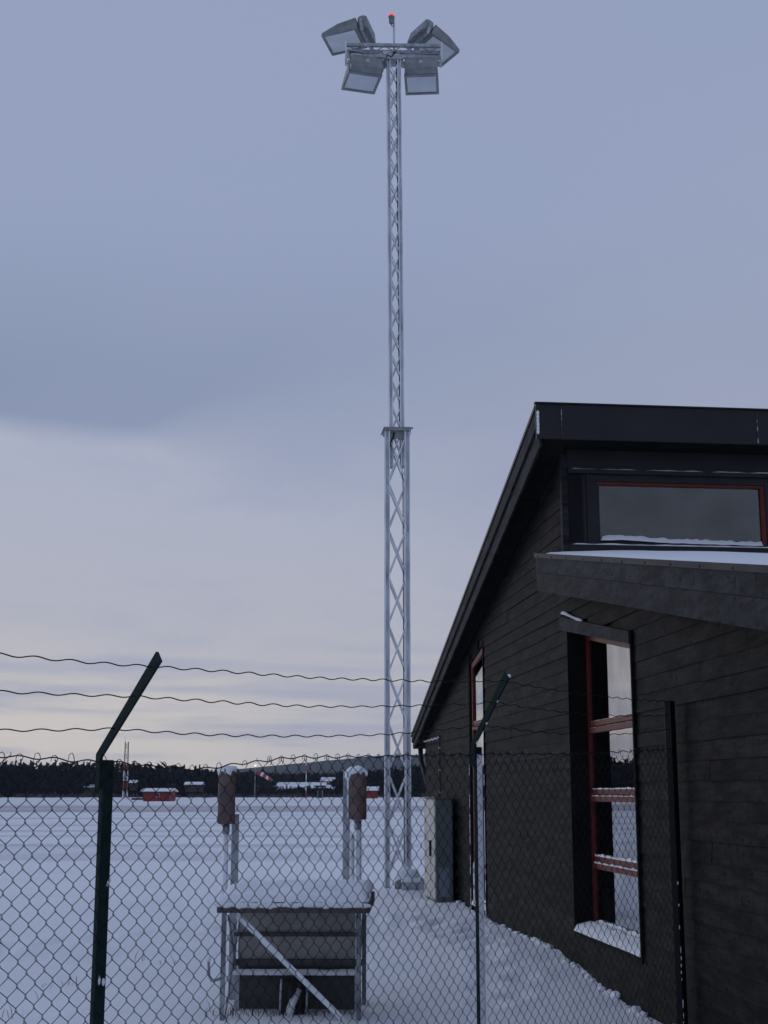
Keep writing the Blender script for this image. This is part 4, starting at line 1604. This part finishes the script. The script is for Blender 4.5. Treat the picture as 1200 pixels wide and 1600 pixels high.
# poles and drums
for k, (xp, poles) in enumerate(((-0.715, ((-0.715, 0.026, -0.28), (-0.645, 0.0, -0.20))), (0.485, ((0.495, 0.026, -0.30), (0.435, 0.022, -0.38), (0.375, 0.0, 0.19))))):
    yp = DEP + 0.02
    for j, (xx, rad, ztop) in enumerate(poles):
        if rad > 0:
            S('pole', lambda b_, xx=xx, rad=rad, ztop=ztop: b_.tube([(xx + 0.03 * (k * 2 - 1) * -1 * 0, yp + 0.05, -0.1), (xx, yp + 0.05, ztop + SZ)], rad, 10), GALV_FROST, stand, True)
        else:
            S('angle_post', lambda b_, xx=xx, ztop=ztop: (b_.box(xx - 0.03, xx + 0.03, yp + 0.14, yp + 0.148, -0.1, ztop + SZ),
                                                          b_.box(xx + 0.022, xx + 0.030, yp + 0.1485, yp + 0.20, -0.1, ztop + SZ)), GALV)
    zc = -0.285 + SZ if k == 0 else -0.245 + SZ
    dh = 0.47 if k == 0 else 0.42
    dm = MB()
    dm.lathe([(0.030, -0.004), (0.030, -0.002), (0.076, 0.0), (0.080, 0.012), (0.079, dh * 0.5), (0.080, dh - 0.01), (0.075, dh)], 20, (xp, yp + 0.05, zc))
    do = dm.build('drum', BROWN, stand, True)
    nk = MB()
    nk.lathe([(0.028, -0.09), (0.034, -0.08), (0.034, -0.006)], 12, (xp, yp + 0.05, zc))
    nk.build('neck', GALV, do, True)
    cp = MB()
    cp.lump((xp - 0.01 * k, yp + 0.05, zc + dh + 0.005), 0.088, 0.085, 0.055, seed=4.0 + k, amp=0.35, n=18, m=10)
    if k == 1:
        cp.lump((xp - 0.075, yp + 0.06, zc + dh - 0.02), 0.045, 0.05, 0.06, seed=9, n=10, m=8)
        cp.lump((xp + 0.075, yp + 0.03, zc + dh - 0.005), 0.022, 0.03, 0.03, seed=3, n=8, m=6)
        cp.tube([(xp - 0.088, yp + 0.03, zc + dh - 0.02), (xp - 0.090, yp + 0.03, zc + 0.02)], 0.010, 6)
    cp.build('snow_cap', SNOW, do, True)
hk = S('hook', lambda b_: b_.tube([(-HW - 0.10, -0.03, 0.52), (-HW - 0.09, -0.03, 0.40), (-HW - 0.07, -0.03, 0.36), (-HW - 0.03, -0.03, 0.37), (-HW + 0.01, 0.03, 0.38)], 0.011, 6), GALV)
S('hook_snow', lambda b_: b_.lump((-HW - 0.10, -0.03, 0.53), 0.022, 0.022, 0.024, seed=1), FROST, hk, True)

# dry grass tufts
tuft = MB()
gr = random.Random(12)


def blade(x, y, h, lean_):
    z_ = ground_z(x, y) - 0.02
    a = gr.uniform(0, 6.28)
    d = Vector((math.cos(a), math.sin(a), 0))
    s_ = Vector((-d.y, d.x, 0)) * 0.004
    p0 = Vector((x, y, z_))
    p1 = p0 + Vector((0, 0, h * 0.6)) + d * h * lean_ * 0.35
    p2 = p0 + Vector((0, 0, h)) + d * h * lean_
    tuft.add([p0 - s_, p0 + s_, p1 + s_ * 0.8, p1 - s_ * 0.8, p2], [(0, 1, 2, 3), (3, 2, 4)])


for k in range(150):
    blade(SX + gr.uniform(-0.5, 0.5), SY + gr.uniform(0.25, 0.7), gr.uniform(0.03, 0.11), gr.uniform(0.1, 0.9))
for (px_, py_, n) in ((85, 1542, 4), (105, 1538, 4), (60, 1560, 2), (14, 1592, 5), (32, 1590, 4), (345, 1585, 14), (262, 1505, 5), (220, 1500, 4)):
    r = ray(px_, py_)
    t = -1.8 / r.z
    for k in range(n):
        blade(r.x * t + gr.uniform(-0.12, 0.12), r.y * t + gr.uniform(-0.15, 0.15), gr.uniform(0.05, 0.16), gr.uniform(0.1, 0.8))
tag(tuft.build('dry_grass', GRASS), 'dry grass stalks poking through the snow', 'grass', kind='stuff')

# ------------------------------------------------------------------ things across the field
def far(name, x, y_base, label, cat, group=None, rz=0.0, Y=None, h0=None):
    r = ray(x, y_base)
    if Y is None:
        Y = -1.8 / r.z * r.y
    X = r.x / r.y * Y
    o = empty(name, (X, Y, ground_z(X, Y) if h0 is None else h0), rz)
    tag(o, label, cat, group)
    return o, Y, Y / F_PX                # metres per photo pixel


def hut(o, w, d, h, wallm, ov=0.35, roof_h=0.7, window=None, gable_x=True):
    b_ = MB()
    b_.box(-w / 2, w / 2, 0, d, -0.3, h)
    b_.prism([(0, h), (d, h), (d / 2, h + roof_h)], -w / 2, w / 2, axis=0)
    b_.build('wall', wallm, o)
    b_ = MB()
    for k in (0, 1):
        y0, y1 = (-ov, d / 2) if k == 0 else (d / 2, d + ov)
        z0, z1 = (h - ov * roof_h / (d / 2), h + roof_h) if k == 0 else (h + roof_h, h - ov * roof_h / (d / 2))
        b_.prism([(y0, z0 + 0.03), (y1, z1 + 0.03), (y1, z1 + 0.22), (y0, z0 + 0.22)], -w / 2 - ov, w / 2 + ov, axis=0)
    b_.build('roof', SNOW, o)
    b_ = MB()
    b_.box(-w / 2 - ov - 0.02, w / 2 + ov + 0.02, -ov - 0.06, -ov - 0.01, h - ov * roof_h / (d / 2) - 0.12, h - ov * roof_h / (d / 2) + 0.10)
    b_.build('eave_board', DARK_WOOD, o)
    for (x0, z0, ww, hh) in window or ():
        q_ = MB()
        q_.box(x0 - ww / 2, x0 + ww / 2, -0.06, -0.005, z0, z0 + hh)
        f_ = q_.build('window', WHITE if len(window) > 1 else GALV, o)
        q_ = MB()
        q_.box(x0 - ww / 2 + 0.12, x0 + ww / 2 - 0.12, -0.075, -0.062, z0 + 0.12, z0 + hh - 0.12)
        q_.build('pane', METAL_DARK, f_)


o, Y, m = far('red_hut', 244, 1252, 'red hut with snowy roof on the airfield, right of the left fence post', 'hut', 'red airfield huts', rz=R(-6))
hut(o, 41 * m, 4.5, 14.5 * m, RED_WOOD, ov=0.5, roof_h=0.45, window=[(0.3, 0.75, 0.7, 0.8)])
o, Y, m = far('red_hut', 580, 1248, 'red hut with snowy roof between the right drum and the mast', 'hut', 'red airfield huts', Y=400)
hut(o, 20 * m, 4.0, 12 * m, RED_WOOD, ov=0.4, roof_h=0.9)
o, Y, m = far('red_house', 517, 1229, 'red house with snowy roof and white windows up the far slope', 'house', Y=640, rz=R(12), h0=at(517, 1230, 640).z)
hut(o, 24 * m, 6.5, 9 * m, RED_WOOD, ov=0.4, roof_h=1.6, window=[(-1.6, 1.0, 1.4, 1.3), (1.6, 1.0, 1.4, 1.3)])
o, Y, m = far('outbuilding', 500, 1231, 'low snow covered outbuilding left of the red house', 'building', Y=620, h0=at(500, 1231, 620).z)
hut(o, 16 * m, 5, 1.1, DARK_WOOD, ov=0.5, roof_h=1.1)
for px_, py_, wpx, lab in ((139, 1228, 14, 'dark house with snowy roof in the wood left of the left fence post'),
                           (207, 1221, 9, 'small snowy roofed cabin in the wood by the lattice tower'),
                           (302, 1224, 26, 'long snowy roofed house in the wood left of the left drum')):
    o, Y, m = far('house', px_, py_ + 6, lab, 'house', 'houses in the far wood', Y=480, h0=at(px_, py_ + 5, 480).z - 1.6)
    hut(o, wpx * m, 5, 2.2, DARK_WOOD, ov=0.3, roof_h=0.8)

# lattice tower, banded
o, Y, m = far('lattice_tower', 195, 1250, 'red and white lattice tower beyond the field, beside the left fence post', 'tower')
H = 88 * m
for k in range(6):
    z0, z1 = H * k / 6, H * (k + 1) / 6 - 0.02
    b = MB()
    hw0 = 3.4 * m * (1 - 0.30 * z0 / H)
    hw1 = 3.4 * m * (1 - 0.30 * z1 / H)
    c0 = [(-hw0, -hw0), (hw0, -hw0), (hw0, hw0), (-hw0, hw0)]
    c1 = [(-hw1, -hw1), (hw1, -hw1), (hw1, hw1), (-hw1, hw1)]
    for i in range(4):
        j = (i + 1) % 4
        b.tube([(*c0[i], z0), (*c1[i], z1)], 0.05, 4)
        b.tube([(*c0[i], z0), (*c1[j], z1)], 0.025, 4)
        b.tube([(*c0[j], z0), (*c1[i], z1)], 0.025, 4)
        b.tube([(*c0[i], z0), (*c0[j], z0)], 0.025, 4)
    b.build('section', [WHITE, DULL_RED, WHITE, DULL_RED, DARK_STEEL, DARK_STEEL][k], o)
b = MB()
b.tube([(-hw1, -hw1, H), (-hw1, -hw1, H + 1.0)], 0.04, 4)
b.build('antenna', GALV, o)
# low apparatus by the tower
b = MB()
b.box(1.5, 6.2, 0, 1.2, -0.2, 0.45)
b.build('plinth', BARE, o)

# windsock
o, Y, m = far('windsock', 398, 1246, 'red and white windsock on a thin pole across the field', 'windsock', Y=400)
H = 48 * m
b = MB()
b.tube([(0, 0, 0), (0, 0, H)], 0.10, 6)
b.build('pole', GALV, o)
b = MB()
b.lathe([(0.12, 0), (0.30, 0.1), (0.30, 0.4), (0.12, 0.5)], 10, (0, 0, H))
b.build('top_lamp', emit('lit_warm_lamp', (1.0, 0.75, 0.45), 1.2), o)
pth = [(3.5, -9), (8.5, -10.5), (12.5, -13), (17, -15.5), (21.5, -18.5), (26, -21.5)]
rad = [0.72, 0.66, 0.60, 0.54, 0.50, 0.45]
for k in range(5):
    b = MB()
    p0, p1 = pth[k], pth[k + 1]
    b.tube([(p0[0] * m, 0, H + p0[1] * m), (p1[0] * m, 0, H + p1[1] * m)], 0.5, 10, radii=[rad[k], rad[k + 1]])
    b.build('band', RED if k % 2 == 0 else WHITE, o, True)
b = MB()
b.tube([(0, 0, H - 1.2), (0.7, 0, H - 1.4)], 0.05, 5)
b.build('swivel_arm', GALV, o)

# slim banded pole and a small dark mast base beside it
o, Y, m = far('antenna_pole', 478, 1247, 'slim red and white pole beyond the field, between the drums', 'pole', Y=400)
H = 60 * m
for k in range(6):
    b = MB()
    b.tube([(0, 0, H * k / 6), (0, 0, H * (k + 1) / 6)], 0.16, 6)
    b.build('band', [RED, WHITE, WHITE, WHITE, RED, WHITE][k], o)
o, Y, m = far('sign_stand', 500, 1248, 'small dark board on two posts beyond the field', 'sign', Y=380)
b = MB()
b.box(-0.55, 0.55, -0.05, 0.05, 0.2, 2.3)
b.build('board', BLACK, o)
for sx_ in (-1, 1):
    b = MB()
    b.tube([(sx_ * 0.62, 0, -0.2), (sx_ * 0.62, 0, 2.4)], 0.06, 6)
    b.build('post', GALV, o)

# ------------------------------------------------------------------ the air between
HAZE = True
if HAZE:
    hm = bpy.data.materials.new('winter_haze')
    hm.use_nodes = True
    nt = hm.node_tree
    nt.nodes.clear()
    pv = nt.nodes.new('ShaderNodeVolumePrincipled')
    pv.inputs['Color'].default_value = (0.72, 0.82, 1.0, 1)
    pv.inputs['Density'].default_value = 0.00005
    pv.inputs['Anisotropy'].default_value = 0.2
    ou = nt.nodes.new('ShaderNodeOutputMaterial')
    nt.links.new(pv.outputs[0], ou.inputs['Volume'])
    b = MB()
    b.box(-4400, 4400, -4400, 4400, -6, 160)
    tag(b.build('haze', hm), 'thin blue winter haze over the whole airfield', 'haze', kind='stuff')
